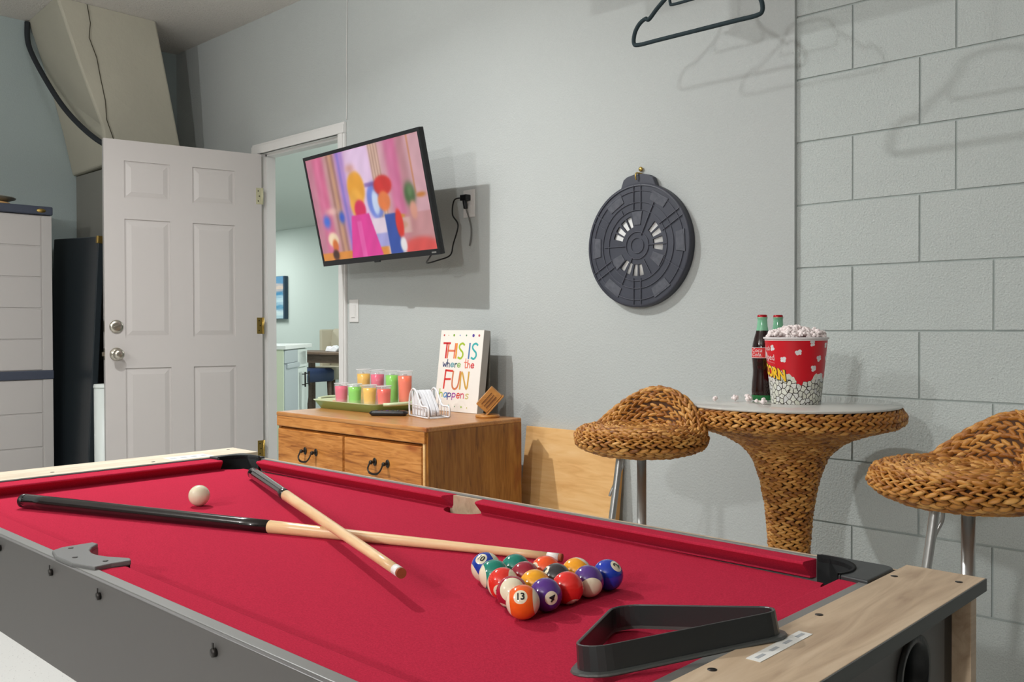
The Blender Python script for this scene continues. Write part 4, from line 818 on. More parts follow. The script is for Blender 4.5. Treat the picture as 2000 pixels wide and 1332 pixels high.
for row, k, num, col, stp, nd, axs, spn, lab in balls: make_ball('pool_ball', bp(row, k), num, col, bool(stp), nd, axs, spn, lab)
cb_ = make_ball('cue_ball', (-1.566, .817, BZ), None, IV, False, (1, 0, 0), (0, 0, 1), 0, 'plain cream cue ball alone near the far left pocket', None)

# ------------------------------------------------------------------ cues
def cue(butt, tip, joint, rb, rj, rt, wrap_mat, label, flats=False):
    b_, t_ = Vector(butt), Vector(tip); L_ = (t_ - b_).length; d = (t_ - b_).normalized()
    q = d.to_track_quat('X', 'Z').to_euler(); c = empty('cue_stick', label, 'cue', butt, rot=q)
    rad = lambda s: rb + (rj - rb) * min(s / joint, 1) if s <= joint else rj + (rt - rj) * ((s - joint) / (L_ - joint)) ** .9
    def seg(s0, s1, n=10): return [(s0 + (s1 - s0) * k / n, 0, 0) for k in range(n + 1)], [rad(s0 + (s1 - s0) * k / n) for k in range(n + 1)]
    p_, r_ = seg(.012, joint); obj('butt', MB().tube(p_, r_, 10 if flats else 24), wrap_mat, c)
    obj('bumper', MB().tube([(0, 0, 0), (.003, 0, 0), (.013, 0, 0)], [rb * .78, rb * .95, rb * 1.0], 20), M['black'], c)
    p_, r_ = seg(joint, L_ - .022); obj('shaft', MB().tube(p_, r_, 20), M['maple'], c)
    p_, r_ = seg(L_ - .022, L_ - .005, 2); obj('ferrule', MB().tube(p_, [x * 1.02 for x in r_], 20), M['ferrule'], c)
    p_, r_ = seg(L_ - .005, L_, 2); obj('leather_tip', MB().tube(p_, r_, 20), M['leather'], c)
    return c
cue((-1.787, .590, B + .0132), (-.822, .9615, B + .0062), .545, .0128, .0104, .0052, M['cueblack'], 'black-butted cue lying flat along the cloth, its tip behind the balls')
cue((-1.765, 1.044, B + .0130), (-.838, .690, .7625), .345, .0122, .0098, .0062, M['cuegrey'], 'shorter-handled cue crossing on top of the long black-butted cue')

# ------------------------------------------------------------------ triangle rack
RA, RB_, RC = Vector((-.504, .596, .7745)), Vector((-.405, .812, .786)), Vector((-.600, .789, .7535))
cen = (RA + RB_ + RC) / 3; nrm = (RB_ - RA).cross(RC - RA).normalized(); nrm = nrm if nrm.z > 0 else -nrm
ux = (RB_ - RA).normalized(); uy = nrm.cross(ux); Rm = Matrix((ux, uy, nrm)).transposed()
rk = empty('ball_rack', 'empty black plastic triangle rack lying on the table corner', 'rack', cen, rot=Rm.to_euler())
loc2 = [(Rm.transposed() @ (p - cen)) for p in (RA, RB_, RC)]
def rounded_tri(pts, r, off, n=7):
    out_ = []; N = len(pts); c_ = sum((Vector((p.x, p.y)) for p in pts), Vector((0, 0))) / N
    P2 = [Vector((p.x, p.y)) for p in pts]
    area_ = sum(P2[i].x * P2[(i + 1) % N].y - P2[(i + 1) % N].x * P2[i].y for i in range(N))
    if area_ < 0: P2.reverse()
    for i in range(N):
        p, a, b = P2[i], P2[i - 1], P2[(i + 1) % N]; da = (a - p).normalized(); db_ = (b - p).normalized(); hf = math.acos(max(-1, min(1, da.dot(db_)))) / 2
        ctr = p + (da + db_).normalized() * (r / math.sin(hf)); na = Vector((-da.y, da.x)); nb = Vector((db_.y, -db_.x))
        a0 = math.atan2(*(reversed((p + da * (r / math.tan(hf)) - ctr).to_tuple()))); a1 = math.atan2(*(reversed((p + db_ * (r / math.tan(hf)) - ctr).to_tuple())))
        dd = (a1 - a0 + PI) % (2 * PI) - PI
        out_ += [(ctr.x + (r + off) * math.cos(a0 + dd * k / n), ctr.y + (r + off) * math.sin(a0 + dd * k / n)) for k in range(n + 1)]
    return out_
def ringmesh(prof):     # prof: list of (offset, z)
    loops = [rounded_tri(loc2, .020, o_) for o_, z in prof]; n = len(loops[0]); vs = [(x, y, z) for L, (o_, z) in zip(loops, prof) for x, y in L]
    m_ = len(prof); return MB().add(vs, [(i * n + k, i * n + (k + 1) % n, ((i + 1) % m_) * n + (k + 1) % n, ((i + 1) % m_) * n + k) for i in range(m_) for k in range(n)])
obj('rack_wall', ringmesh([(0, 0), (.0018, -.0002), (.003, -.022), (.0004, -.022), (-.0012, -.001)]), mat('rack_plastic', lin(44, 46, 46), .3, bump=(30, .03)), rk, bevel=.0004)
obj('rack_flange', ringmesh([(.0005, -.0215), (.009, -.0225), (.010, -.024), (.009, -.0252), (.0005, -.0252)]), mat('rack_flange_plastic', lin(70, 72, 70), .35), rk)

# ------------------------------------------------------------------ woven seagrass furniture
def strand_template():
    m_ = MB().sphere((0, 0, 0), 1, 6, 5); return np.array(m_.v), m_.f
SV, SF = strand_template()
def weave(rings, pitch, th, overlap=1.08, slant=.35, lift=0.0, row=0.0165):
    """rings: (rows, samples, 3) closed loops bottom to top; every row becomes a plait of slanted strands"""
    V_ = []; F_ = []; n0 = 0; R_ = np.array(rings)
    for i in range(len(R_)):
        a = R_[i]; up = (R_[min(i + 1, len(R_) - 1)] - R_[max(i - 1, 0)]) * (1.0 if 0 < i < len(R_) - 1 else 2.0) / 2
        T_ = np.roll(a, -1, 0) - np.roll(a, 1, 0); T_ /= np.linalg.norm(T_, axis=1, keepdims=True) + 1e-9
        N_ = np.cross(T_, up); N_ /= np.linalg.norm(N_, axis=1, keepdims=True) + 1e-9
        C_ = np.cross(N_, T_); spc = np.abs((up * C_).sum(1))
        seg = np.linalg.norm(np.roll(a, -1, 0) - a, axis=1); cum = np.concatenate([[0], np.cumsum(seg)]); L_ = cum[-1]
        if L_ < pitch * 2: continue
        n = max(4, int(round(L_ / pitch)))
        for h in (0, 1):
            for k in range(n):
                s = ((k + .5 * h + .25 * (i % 2) + rng.uniform(-.08, .08)) / n * L_) % L_; j = min(int(np.searchsorted(cum, s, 'right')) - 1, len(a) - 1); f = (s - cum[j]) / (seg[j] + 1e-9); j2 = (j + 1) % len(a)
                p = a[j] * (1 - f) + a[j2] * f; t_ = T_[j] * (1 - f) + T_[j2] * f; c_ = C_[j]; nn = N_[j]; w0 = spc[j]; mm = max(1, int(math.ceil(w0 / .0205))); w_ = w0 / mm
                for q in range(mm):
                    sg_ = (1 if h else -1) * slant * rng.uniform(.7, 1.25)
                    la = L_ / n * overlap * .62 * rng.uniform(.9, 1.12); wa = w_ * .31 * rng.uniform(.88, 1.15)
                    d1 = t_ * math.cos(sg_) + c_ * math.sin(sg_); d2 = c_ * math.cos(sg_) - t_ * math.sin(sg_)
                    ctr = p + c_ * (w_ * .22 * (1 if h else -1) + w0 * ((q + .5) / mm - .5)) + nn * (lift + rng.uniform(-.0006, .001)) + t_ * (L_ / n * (.3 * q))
                    V_.append(ctr + np.outer(SV[:, 0] * la, d1) + np.outer(SV[:, 1] * wa, d2) + np.outer(SV[:, 2] * th * rng.uniform(.85, 1.2), nn))
                    F_.append(n0); n0 += len(SV)
    V_ = np.concatenate(V_); m_ = MB(); m_.v = [tuple(x) for x in V_]
    m_.f = [tuple(q + b for q in f) for b in F_ for f in SF]; m_.sm = [True] * len(m_.f); return m_
def nobj(name, m_, mt, par, kind=None):       # fast build without recalculating normals
    me = bpy.data.meshes.new(name); me.from_pydata(m_.v, [], m_.f); me.polygons.foreach_set('use_smooth', m_.sm); me.materials.append(mt); me.update()
    o = bpy.data.objects.new(name, me); C.objects.link(o); o.parent = par
    if kind: o['kind'] = kind
    return o
def resample(prof, step):
    P_ = [np.array(p, float) for p in prof]; d = np.concatenate([[0], np.cumsum([np.linalg.norm(b - a) for a, b in zip(P_[:-1], P_[1:])])])
    n = int(round(d[-1] / step)); s = np.linspace(0, d[-1], n + 1); A = np.array(P_); return np.stack([np.interp(s, d, A[:, k]) for k in range(A.shape[1])], 1)
# bistro table
bt = empty('bistro_table', 'round woven seagrass pedestal table with glass top against the wall', 'table', (-1.21, 2.387, 0))
prof = [(.19, .0), (.20, .03), (.17, .08), (.12, .14), (.085, .21), (.062, .29), (.053, .37), (.0525, .435), (.056, .49), (.061, .541), (.071, .604), (.079, .633), (.096, .682), (.12, .715), (.160, .744), (.215, .766), (.262, .780), (.290, .789), (.300, .803), (.298, .816), (.290, .826)]
cr = [(p[0] - .006, p[1]) for p in prof[:-1]] + [(.27, .833), (0, .833)]
obj('pedestal_core', MB().lathe([(0, 0)] + cr, 40), M['rattancore'], bt)
pr = [tuple(p) for p in np.array([[v.x, v.z] for v in bez([(a, 0, b) for a, b in prof], 8)])]
rs = resample(pr, .0165); th_ = np.linspace(0, 2 * PI, 120, endpoint=False)
nobj('woven_strands', weave([np.stack([r * np.cos(th_), r * np.sin(th_), np.full(120, z)], 1) for r, z in rs], .024, .0058), M['rattan'], bt, 'stuff')
obj('glass_top', MB().lathe([(0, .835), (.291, .835), (.293, .837), (.293, .840), (.291, .842), (0, .842)], 72), M['glasstop'], bt)
# stools
def stool(name, label, loc, back, sc, poledir, lever_dir):
    st = empty(name, label, 'stool', (loc[0], loc[1], 0), back)      # local +x is where the low back stands
    z0 = loc[2]; na = 144; th2 = np.linspace(0, 2 * PI, na, endpoint=False)
    def prof_at(t_):
        a = abs((t_ + PI) % (2 * PI) - PI); hb2 = max(0, math.cos(min(a / 1.32, 1) * PI / 2)) ** 1.05; H_ = .094 * hb2
        fr_ = .5 * (1 - math.cos(t_)); rx = .166 + .012 * fr_ + .010 * abs(math.sin(t_)) - .006 * hb2; fz = 1 - hb2
        p = [(.02, .006), (.075, .002), (.120, .003), (.150, .012), (rx - .004, .027), (rx, .042), (rx - .005 + .004 * hb2, .057 + H_ * .55), (rx - .016 + .006 * hb2, .067 + .006 * hb2 + H_ * .92), (rx - .034 + .006 * hb2, .072 + .006 * hb2 + H_), (rx - .052 + .003 * hb2, .074 + H_ * .9), (rx - .066, .0745 - .006 * hb2 + H_ * .5), (rx - .084, .074 - .010 * hb2 + H_ * .12), (.06, .070), (.018, .068)]
        pp = np.array([[v.x, v.z] for v in bez([(x, 0, z) for x, z in p], 6)])
        return pp
    PR = [prof_at(t_) for t_ in th2]
    A = np.array([[[r * math.cos(t_), r * math.sin(t_) * 1.0, z] for r, z in pp] for t_, pp in zip(th2, PR)])   # (angle, k, 3)
    A = A * np.array([sc, sc, sc]) + np.array([0, 0, z0])
    mean = A.mean(0); d = np.linalg.norm(np.diff(A, axis=1), axis=2).mean(0); cum = np.concatenate([[0], np.cumsum(d)]); n = int(round(cum[-1] / .0180)); ss = np.linspace(0, cum[-1], n + 1)
    rings = []
    for s in ss:
        j = min(int(np.searchsorted(cum, s, 'right')) - 1, A.shape[1] - 2); f = (s - cum[j]) / (cum[j + 1] - cum[j]); rings.append(A[:, j] * (1 - f) + A[:, j + 1] * f)
    nobj('woven_strands', weave(rings, .0245, .0064), M['rattan'], st, 'stuff')
    K_ = A.shape[1]; cc = A.mean(axis=(0, 1)); core = []
    Ac = A.copy(); Ac[..., :2] *= .965
    vs = [tuple(x) for x in Ac.reshape(-1, 3)]
    fs = [(i * K_ + k, i * K_ + k + 1, ((i + 1) % na) * K_ + k + 1, ((i + 1) % na) * K_ + k) for i in range(na) for k in range(K_ - 1)]
    fs += [tuple(i * K_ for i in range(na)), tuple(i * K_ + K_ - 1 for i in range(na))[::-1]]
    m_ = MB().add(vs, fs, True); zc = z0 + .045 * sc; m_.v = [(x, y, zc + (z - zc) * (.95 if z < z0 + .08 else 1) - .003) for x, y, z in m_.v]
    nobj('seat_core', m_, M['rattancore'], st)
    obj('seat_mount', MB().lathe([(0, z0 - .014), (.034, z0 - .014), (.036, z0 + .004), (0, z0 + .004)], 24), M['alu'], st)
    obj('column', MB().lathe([(0, .02), (.019, .02), (.019, .36), (.016, .365), (.0125, .37), (.0125, z0 - .012), (0, z0 - .012)], 28), M['alu'], st)
    pd = Matrix.Rotation(-back, 3, 'Z') @ Vector(poledir)
    ft = bez([pd * .084 + Vector((0, 0, z0 + .010)), pd * .100 + Vector((0, 0, z0 - .08)), pd * .138 + Vector((0, 0, z0 - .27)), pd * .165 + Vector((0, 0, z0 - .40)), pd * .15 + Vector((0, 0, z0 - .47)), pd * .10 + Vector((0, 0, z0 - .485)), pd * .02 + Vector((0, 0, z0 - .485))], 8)
    obj('footrest_tube', MB().tube(ft, .0088, 14), M['alu'], st)
    ld = Matrix.Rotation(-back, 3, 'Z') @ Vector(lever_dir)
    obj('height_lever', MB().tube(bez([ld * .02 + Vector((0, 0, z0 - .006)), ld * .045 + Vector((0, 0, z0 - .012)), ld * .050 + Vector((0, 0, z0 - .035)), ld * .062 + Vector((0, 0, z0 - .06)), ld * .085 + Vector((0, 0, z0 - .115))], 6), .0036, 8), M['alu'], st)
    obj('base_disc', MB().lathe([(0, 0), (.19, 0), (.195, .006), (.18, .014), (.05, .024), (.03, .04), (0, .04)], 40), M['alu'], st)
    return st
ba1 = math.atan2(Fv.y * .85 + Rv.y * .52, Fv.x * .85 + Rv.x * .52)
stool('bar_stool', 'woven seagrass bar stool between the pine board and the bistro table', (-1.43, 1.995, .720), ba1, .945, -Rv * .75 - Vector((Fv.x, Fv.y, 0)) * .65, -Rv)
ba2 = math.atan2(Fv.y * .30 + Rv.y * .95, Fv.x * .30 + Rv.x * .95)
stool('bar_stool', 'woven seagrass bar stool nearest the right edge behind the pool table', (-.578, 1.862, .716), ba2, .955, -Rv * .9 - Vector((Fv.x, Fv.y, 0)) * .35, -Rv)

# ------------------------------------------------------------------ bottles, bucket, popcorn
TT = .8425
cola = mat('cola_dark', lin(36, 16, 14), .08, coat=.5); neck = mat('mint_neck_glass', lin(140, 206, 168), .12, trans=.2); capm = mat('red_crown_cap', lin(170, 24, 36), .3, .2); lab_ = mat('red_label', lin(206, 44, 46), .45); wht = mat('label_white', lin(226, 220, 220), .5); gft = mat('green_glass_foot', lin(40, 110, 60), .1)
SVR = [(-.030, 'a'), ]
def bottle(x, y, H, label, ldir):
    k = H / .245; b = empty('soda_bottle', label, 'bottle', (x, y, TT), ldir)
    pr_ = [(0, .006), (.020, .0), (.027, .002), (.0295, .010), (.0302, .03), (.0292, .05), (.0268, .072), (.0262, .085), (.0275, .105), (.0290, .122), (.0290, .150), (.0262, .166), (.0225, .180), (.0190, .192), (.0172, .200)]
    pr_ = [(r * k, z * k) for r, z in pr_]
    obj('bottle_body', MB().lathe(pr_, 32), cola, b)
    obj('bottle_foot', MB().lathe([(.0274 * k, .0015 * k), (.0300 * k, .009 * k), (.0306 * k, .016 * k)], 32), gft, b)
    obj('bottle_neck', MB().lathe([(r * k, z * k) for r, z in [(.0173, .198), (.0150, .212), (.0136, .226), (.0134, .234), (.0148, .235), (.0148, .238), (.012, .239)]], 28), neck, b)
    obj('crown_cap', MB().lathe([(r * k, z * k) for r, z in [(0, .2455), (.012, .2455), (.0138, .243), (.0142, .237)]], 21), capm, b)
    lz0, lz1, lr = .122 * k, .152 * k, .0294 * k
    obj('paper_label', MB().lathe([(lr, lz0), (lr, lz1)], 24, a0=-1.15, a1=1.35), wht, b)
    rl_ = obj('label_panel', MB().lathe([(lr + .0003, lz0 + .0014), (lr + .0003, lz1 - .0014)], 16, a0=-.98, a1=.62), lab_, b)
    for s_t, zz in (('Coca', .0215), ('Cola.', .0095)):
        vs, fs = textmesh(s_t, .0150 * k)
        wv_ = [((lr + .0007) * math.cos((x_ * 1.05 + .25 * y_) / lr - .2), (lr + .0007) * math.sin((x_ * 1.05 + .25 * y_) / lr - .2), lz0 + zz * k + y_) for x_, y_, _ in vs]
        obj('label_script', MB().add(wv_, fs), wht, b)
    return b
toCam = math.atan2(-2.36, 1.28)
bottle(-1.292, 2.386, .243, 'full cola bottle with red label standing left of popcorn bucket', toCam - .35)
bottle(-1.283, 2.462, .243, 'cola bottle mostly hidden behind the other bottle and bucket', toCam - 1.6)
# popcorn bucket
bkx, bky = -1.180, 2.366; bh, rt_, rb__ = .178, .0835, .0655
bk = empty('popcorn_bucket', 'red paper popcorn bucket printed with popcorn on the glass table', 'bucket', (bkx, bky, TT), math.atan2(-bky, -bkx))
def paint_bucket(W, H):
    yy, xx = np.mgrid[0:H, 0:W]; u = (xx + .5) / W; v = (yy + .5) / H; im = np.zeros((H, W, 3)); im[:] = (204, 8, 30)
    asp = 2 * PI * .0765 / bh      # width over height
    x_ = u * asp; r_ = np.random.RandomState(3)
    edge = .60 - .05 * np.sin(u * 2 * PI * 3 + 1.0) - .05 * np.sin(u * 2 * PI * 5 + .5) - .02 * np.sin(u * 60)
    low = v > edge; im[low] = (30, 26, 24)
    pts_ = []
    for _ in range(9000):
        px, pv_ = r_.uniform(0, asp), r_.uniform(.40, 1.06)
        if all((min(abs(px - a), asp - abs(px - a))) ** 2 + (pv_ - b) ** 2 > .062 ** 2 for a, b in pts_): pts_.append((px, pv_))
    d1 = np.full((H, W), 9.); d2 = np.full((H, W), 9.); idx = np.zeros((H, W), int); wob = .010 * np.sin(x_ * 60 + 9 * v) * np.sin(v * 70)
    for q, (px, pv_) in enumerate(pts_):
        dx = np.abs(x_ - px); dx = np.minimum(dx, asp - dx); d = np.sqrt(dx ** 2 + (v - pv_) ** 2) + wob * ((q % 3) - 1)
        nearer = d < d1; d2 = np.where(nearer, d1, np.minimum(d2, d)); idx = np.where(nearer, q, idx); d1 = np.where(nearer, d, d1)
    cellin = np.array([b > .60 - .05 * math.sin(a / asp * 2 * PI * 3 + 1.0) - .05 * math.sin(a / asp * 2 * PI * 5 + .5) for a, b in pts_])
    tone = np.array([np.array([216, 216, 214]) + r_.randint(-12, 12) + np.array([0, 0, -r_.randint(0, 14)]) for _ in pts_])
    inn = cellin[idx] & (d1 < .046); low = cellin[idx] & ~inn; im[:] = (204, 8, 30); im[cellin[idx]] = tone[idx][cellin[idx]]
    im[cellin[idx] & (d2 - d1 < .0105) & (v > .62)] = (52, 44, 36); im[cellin[idx] & (np.abs(d1 - .020) < .004) & (np.sin(x_ * 160 + v * 40) > .2)] *= .86
    spots = []
    for _ in range(60):
        px, pv_ = r_.uniform(0, asp), r_.uniform(.07, .52); uu = px / asp; e_ = .60 - .05 * math.sin(uu * 2 * PI * 3 + 1.0) - .05 * math.sin(uu * 2 * PI * 5 + .5)
        if pv_ < e_ - .09 and all((min(abs(px - a), asp - abs(px - a))) ** 2 + (pv_ - b) ** 2 > .17 ** 2 for a, b in spots): spots.append((px, pv_))
    for px, pv_ in spots:
        for q in range(4):
            a = q * 1.6 + r_.uniform(0, 1); cx, cv, rr__ = px + .026 * math.cos(a), pv_ + .026 * math.sin(a), r_.uniform(.018, .027)
            dx = np.abs(x_ - cx); dx = np.minimum(dx, asp - dx); im[dx ** 2 + (v - cv) ** 2 < rr__ ** 2] = 218 + r_.randint(-8, 8)
    im[v < .035] = (222, 214, 212)
    return im
BW, BHt = 600, 190
def bkf(a, b):
    t_ = PI - a * 2 * PI; r = rt_ + (rb__ - rt_) * b; return (r * -math.cos(t_) * -1, r * math.sin(t_) * -1, bh * (1 - b))
color_grid('printed_wall', BW, BHt, lambda a, b: ((rt_ + (rb__ - rt_) * b) * math.cos(a * 2 * PI + PI), (rt_ + (rb__ - rt_) * b) * math.sin(a * 2 * PI + PI), bh * (1 - b)), paint_bucket(BW, BHt), 0, .4, bk)
obj('rolled_rim', MB().tube([((rt_ + .001) * math.cos(2 * PI * k / 48), (rt_ + .001) * math.sin(2 * PI * k / 48), bh) for k in range(48)], .0028, 8, closed=True), wht, bk)
obj('bucket_bottom', MB().lathe([(0, .004), (rb__ + .0005, .004)], 32), wht, bk)
def cone_text(s_t, size, ang0, z, mt, squeeze=1.0, slope=0, thick=0, arch=0, off=0):
    vs, fs = textmesh(s_t, size, off); out_ = []
    w_ = max(v[0] for v in vs)
    for x_, y_, _ in vs:
        zz = z + y_ + slope * x_ + arch * (x_ / w_) ** 2; r = rt_ + (rb__ - rt_) * (1 - zz / bh) + .0006 + thick; a = ang0 + x_ * squeeze / r; out_.append((r * math.cos(a), r * math.sin(a), zz))
    obj('printed_word', MB().add(out_, fs), mt, bk)
yel = mat('print_yellow', lin(240, 190, 40), .5); pnk = mat('print_white', lin(236, 214, 214), .5)
cone_text('Fresh', .018, -1.22, .150, pnk, slope=.0); cone_text('Popped', .023, -1.22, .127, pnk, slope=-.06)
cone_text('POPCORN', .040, -1.30, .090, M['crack'], .74, -.16, -.0002, off=.0034); cone_text('POPCORN', .040, -1.31, .091, yel, .74, -.16, .0003, off=.0018)
for zz_, sl in ((.116, -.16), (.066, -.16)):
    for k in range(17):
        a = -1.55 + k * .047; r = rt_ + (rb__ - rt_) * (1 - zz_ / bh) + .0008; z_ = zz_ + sl * (a + 1.215) * r
        obj('print_dot', MB().add([(r * math.cos(a + da), r * math.sin(a + da), z_ + dz) for da, dz in ((-.009, -.0007), (.009, -.0007), (.009, .0007), (-.009, .0007))], [(0, 1, 2, 3)]), pnk, bk)
kern = mat('popcorn_white', lin(244, 232, 230), .8, bump=(400, .4), var=(220, .06))
def kernel_mb(r, c=(0, 0, 0)):
    m_ = MB()
    for q in range(7):
        a = rng.uniform(0, 2 * PI); e = rng.uniform(-.5, 1.2); m_.sphere((c[0] + r * .62 * math.cos(a) * math.cos(e), c[1] + r * .62 * math.sin(a) * math.cos(e), c[2] + r * .6 * math.sin(e)), r * rng.uniform(.34, .56), 8, 6, (1, rng.uniform(.7, 1), rng.uniform(.8, 1)))
    return m_
pile = MB()
for _ in range(190):
    a, q = rng.uniform(0, 2 * PI), math.sqrt(rng.uniform(0, 1)) * (rt_ - .009); z = bh - .004 + .024 * (1 - (q / rt_) ** 2) + rng.uniform(-.008, .009)
    pile.add2(kernel_mb(.0105, (q * math.cos(a), q * math.sin(a), z)))
pp_ = nobj('popcorn', pile, kern, None, 'stuff'); pp_.location = (bkx, bky, TT); tag(pp_, 'heap of white popcorn filling the red bucket', 'popcorn')
for (x, y, lab) in ((-1.352, 2.240, 'loose popcorn piece at the left edge of the glass, furthest from the bottles'), (-1.330, 2.300, 'loose popcorn piece on the glass, second from the left edge'),
                    (-1.300, 2.320, 'loose popcorn piece just left of the front cola bottle'), (-1.288, 2.300, 'loose popcorn piece leaning by the cola bottle foot'),
                    (-1.222, 2.262, 'loose popcorn piece in front of the cola bottle'), (-1.243, 2.27, 'small popcorn piece in front of the cola bottle, left of its neighbour'), (-1.318, 2.345, 'loose popcorn piece left of the bottles near the back')):
    kk = nobj('popcorn_piece', kernel_mb(.0115 if 'small' not in lab else .008), kern, None); kk.location = (x, y, TT + .008); tag(kk, lab, 'popcorn', 'loose popcorn on the glass table')

# ------------------------------------------------------------------ kitchen beyond the doorway
struct('floor_kitchen', MB().box(-14.5, 0, 2.87, 7.2, -.06, -.001), M['kfloor'])
struct('ceiling_kitchen', MB().box(-14.5, 0, 2.87, 7.3, 2.44, 2.5), M['kceil'])
struct('wall_kitchen_far', MB().box(-14.5, 0, 7.2, 7.3, 0, 2.44), M['kwall'])
struct('wall_kitchen_left', MB().box(-14.6, -14.5, 2.8, 7.3, 0, 2.44), M['kwall'])
struct('wall_kitchen_near', MB().box(-14.5, XL - .1, 2.8, 2.87, 0, 2.44), M['kwall'])
struct('wall_kitchen_right', MB().box(0, .1, 2.87, 7.3, 0, 2.44), M['kwall'])
P1 = Vector((-6.95, 4.42, 0)); du = Vector((-.70, .714, 0)).normalized(); dw = Vector((du.y, -du.x, 0)) * -1
# local: x along the face away from the doorway, y into the cabinet, z up
kr = math.atan2(du.y, du.x)
kp = empty('kitchen_peninsula', 'white kitchen peninsula with dishwasher seen through the doorway', 'counter', P1, kr)
W_ = .98
obj('cabinet_box', MB().box(0, W_, .02, .62, .1, .87), M['kcab'], kp)
obj('end_panel', MB().box(-.02, 0, 0, .62, 0, .87), M['cream'], kp)
obj('toe_kick', MB().box(0, W_, .08, .6, 0, .1), M['dkgrey'], kp)
obj('worktop', MB().box(-.05, W_ + .08, -.03, .66, .87, .905), M['counter'], kp, bevel=.004)
dwm = obj('dishwasher_front', MB().box(.03, .54, -.005, .02, .1, .74).box(.03, .54, -.005, .02, .745, .86), M['stainless'], kp, bevel=.004)
obj('pocket_handle', MB().box(.06, .51, -.03, -.004, .70, .745), M['stainless'], dwm, bevel=.008)
drw = obj('drawer_front', MB().box(.56, W_ - .01, .0, .02, .69, .86), M['kcab'], kp, bevel=.003); obj('inset', MB().frus(.61, W_ - .06, .715, .835, .0, .008, .01), M['kcab'], drw)
for a, b in ((.56, .765), (.77, W_ - .01)):
    dd = obj('cabinet_door', MB().box(a, b, .0, .02, .11, .68), M['kcab'], kp, bevel=.003); obj('inset', MB().frus(a + .04, b - .04, .15, .64, .0, .008, .01), M['kcab'], dd)
    hx = b - .03 if a < .6 else a + .14
    obj('bar_handle', MB().tube([(hx, -.03, .50), (hx, -.03, .64)], .008, 8).tube([(hx, 0, .52), (hx, -.03, .52)], .005, 6).tube([(hx, 0, .62), (hx, -.03, .62)], .005, 6), M['screw'], dd)
kb = P1 + Vector((-.10, .12, .905)); 
sb = empty('soap_bottle', 'small clear soap bottle with pump on the peninsula worktop', 'bottle', (-7.15, 4.42, .906))
obj('soap_body', MB().lathe([(0, 0), (.03, 0), (.032, .01), (.032, .08), (.012, .10), (.012, .115)], 16), M['clear'], sb); obj('pump', MB().tube([(0, 0, .11), (0, 0, .15), (.03, .01, .15)], .005, 8), M['dkgrey'], sb)
tag(obj('paper_towel_heap', MB().prism([(0, 0), (.12, -.01), (.15, .03), (.10, .07), (.06, .04), (.02, .06)], 0, .25).xf(Matrix.Rotation(PI / 2, 4, 'X')), M['napkin'], loc=(-9.02, 6.34, .79), rot=(0, 0, .8), bevel=.01), 'crumpled white towel lying on the dark dining table', 'towel')
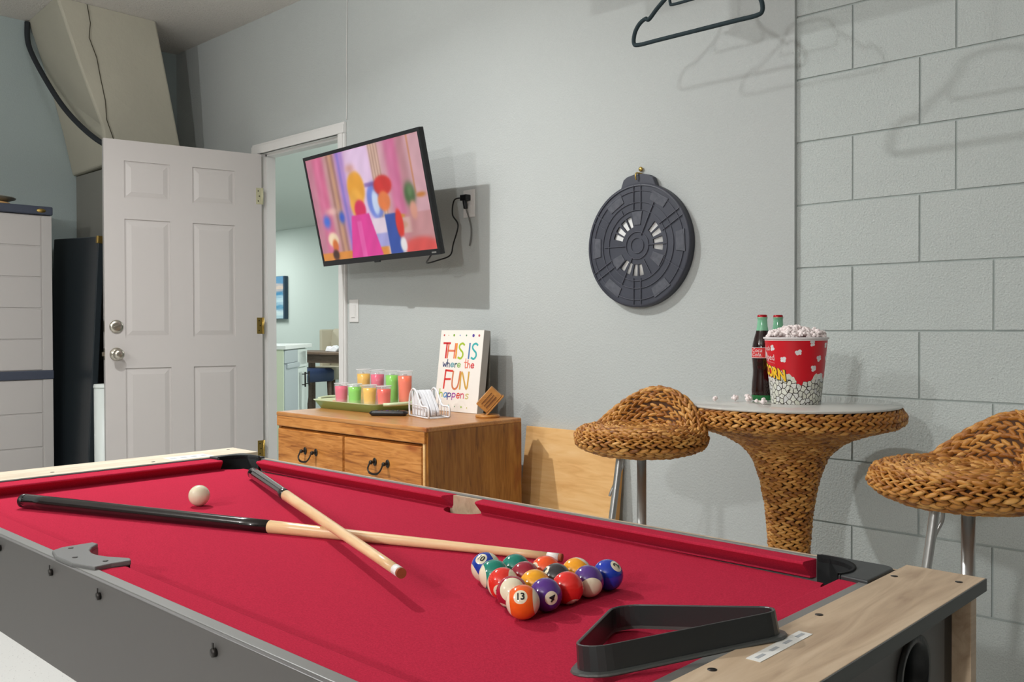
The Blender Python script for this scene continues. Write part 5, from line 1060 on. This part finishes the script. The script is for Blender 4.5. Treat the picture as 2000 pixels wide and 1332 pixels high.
# dining table and chairs at the far wall
dt = empty('dining_table', 'dark wood dining table in front of the beige chair', 'table', (-9.0, 6.3, 0), .1)
obj('tabletop', MB().box(-.62, .7, -.30, .30, .755, .785), M['walnut'], dt, bevel=.005); obj('apron', MB().box(-.56, .64, -.25, .25, .66, .755), M['walnut'], dt)
for x in (-.54, .62):
    for y in (-.23, .23): obj('leg', MB().box(x - .03, x + .03, y - .03, y + .03, 0, .66), M['walnut'], dt)
def chair(name, label, loc, rz, seatm, backm, backed):
    c = empty(name, label, 'chair', loc, rz)
    obj('seat', loft([rrect(-.25, .25, -.23, .23, .05), rrect(-.265, .265, -.245, .245, .06), rrect(-.265, .265, -.245, .245, .06), rrect(-.235, .235, -.215, .215, .05)], [.43, .46, .55, .58], True, True), seatm, c)
    for x in (-.2, .2):
        for y in (-.19, .19): obj('leg', MB().tube([(x, y, .44), (x * 1.0, y * 1.05, .2), (x * 1.12, y * 1.2, 0)], [.026, .022, .015], 8), M['walnut'], c)
    if backed:
        obj('backrest', loft([rrect(-.25, .25, .19, .26, .03), rrect(-.27, .27, .20, .28, .03), rrect(-.28, .28, .23, .31, .03), rrect(-.25, .25, .25, .31, .03)], [.5, .75, 1.0, 1.05], True, True), backm, c)
        for sx in (-1, 1): obj('wing', MB().box(sx * .28 - .02, sx * .28 + .02, .0 + .05, .28, .55, 1.04), backm, c, bevel=.015)
        st_ = MB()
        for k in range(9): st_.sphere((.285, .035, .58 + k * .05), .012, 8, 6)
        obj('nail_studs', st_, M['iron'], c)
    return c
chair('wing_chair', 'beige wing-back chair with nail studs against the far kitchen wall', (-9.55, 6.78, 0), .15, M['linen'], M['linen'], True)
chair('dining_stool', 'navy leather dining seat with curved dark legs beyond the peninsula', (-8.98, 5.98, .02), .2, M['navy'], M['navy'], False)
wbn = empty('waste_bin', 'small bin lined with a clear bag beside the navy seat', 'bin', (-8.35, 5.43, 0))
obj('bin_body', MB().lathe([(0, 0), (.10, 0), (.13, .34), (.125, .34), (.095, .01), (0, .01)], 24), M['clear'], wbn); obj('bin_liner', MB().lathe([(.128, .30), (.136, .345), (.140, .30)], 24), M['clear'], wbn)
t = NT('sea_print'); tc = t.n('TexCoord'); sp = t.n('SeparateXYZ'); t.l(tc.outputs['Object'], sp.inputs[0])
nz = t.noise(t.obj((1.5, 1, 14)), 3, 4); ad = t.n('Math', operation='MULTIPLY_ADD'); ad.inputs[1].default_value = .12; t.l(nz, ad.inputs[0]); t.l(sp.outputs['Z'], ad.inputs[2])
t.l(t.ramp(ad.outputs[0], [(0.0, lin(120, 170, 190)), (.15, lin(206, 224, 226)), (.22, lin(70, 140, 176)), (.32, lin(190, 214, 222)), (.42, lin(60, 130, 170)), (.50, lin(214, 190, 170)), (.58, lin(90, 140, 176))]), t.b.inputs['Base Color'])
cp = empty('seascape_canvas', 'blue seascape canvas print on the far kitchen wall', 'picture', (-11.8, 7.16, 1.19))
obj('canvas_block', MB().box(-.55, .60, -.02, .035, 0, .60), mat('canvas_edge', lin(44, 66, 84), .7), cp); obj('canvas_print', MB().box(-.545, .57, -.024, -.02, .004, .596), t.m, cp)
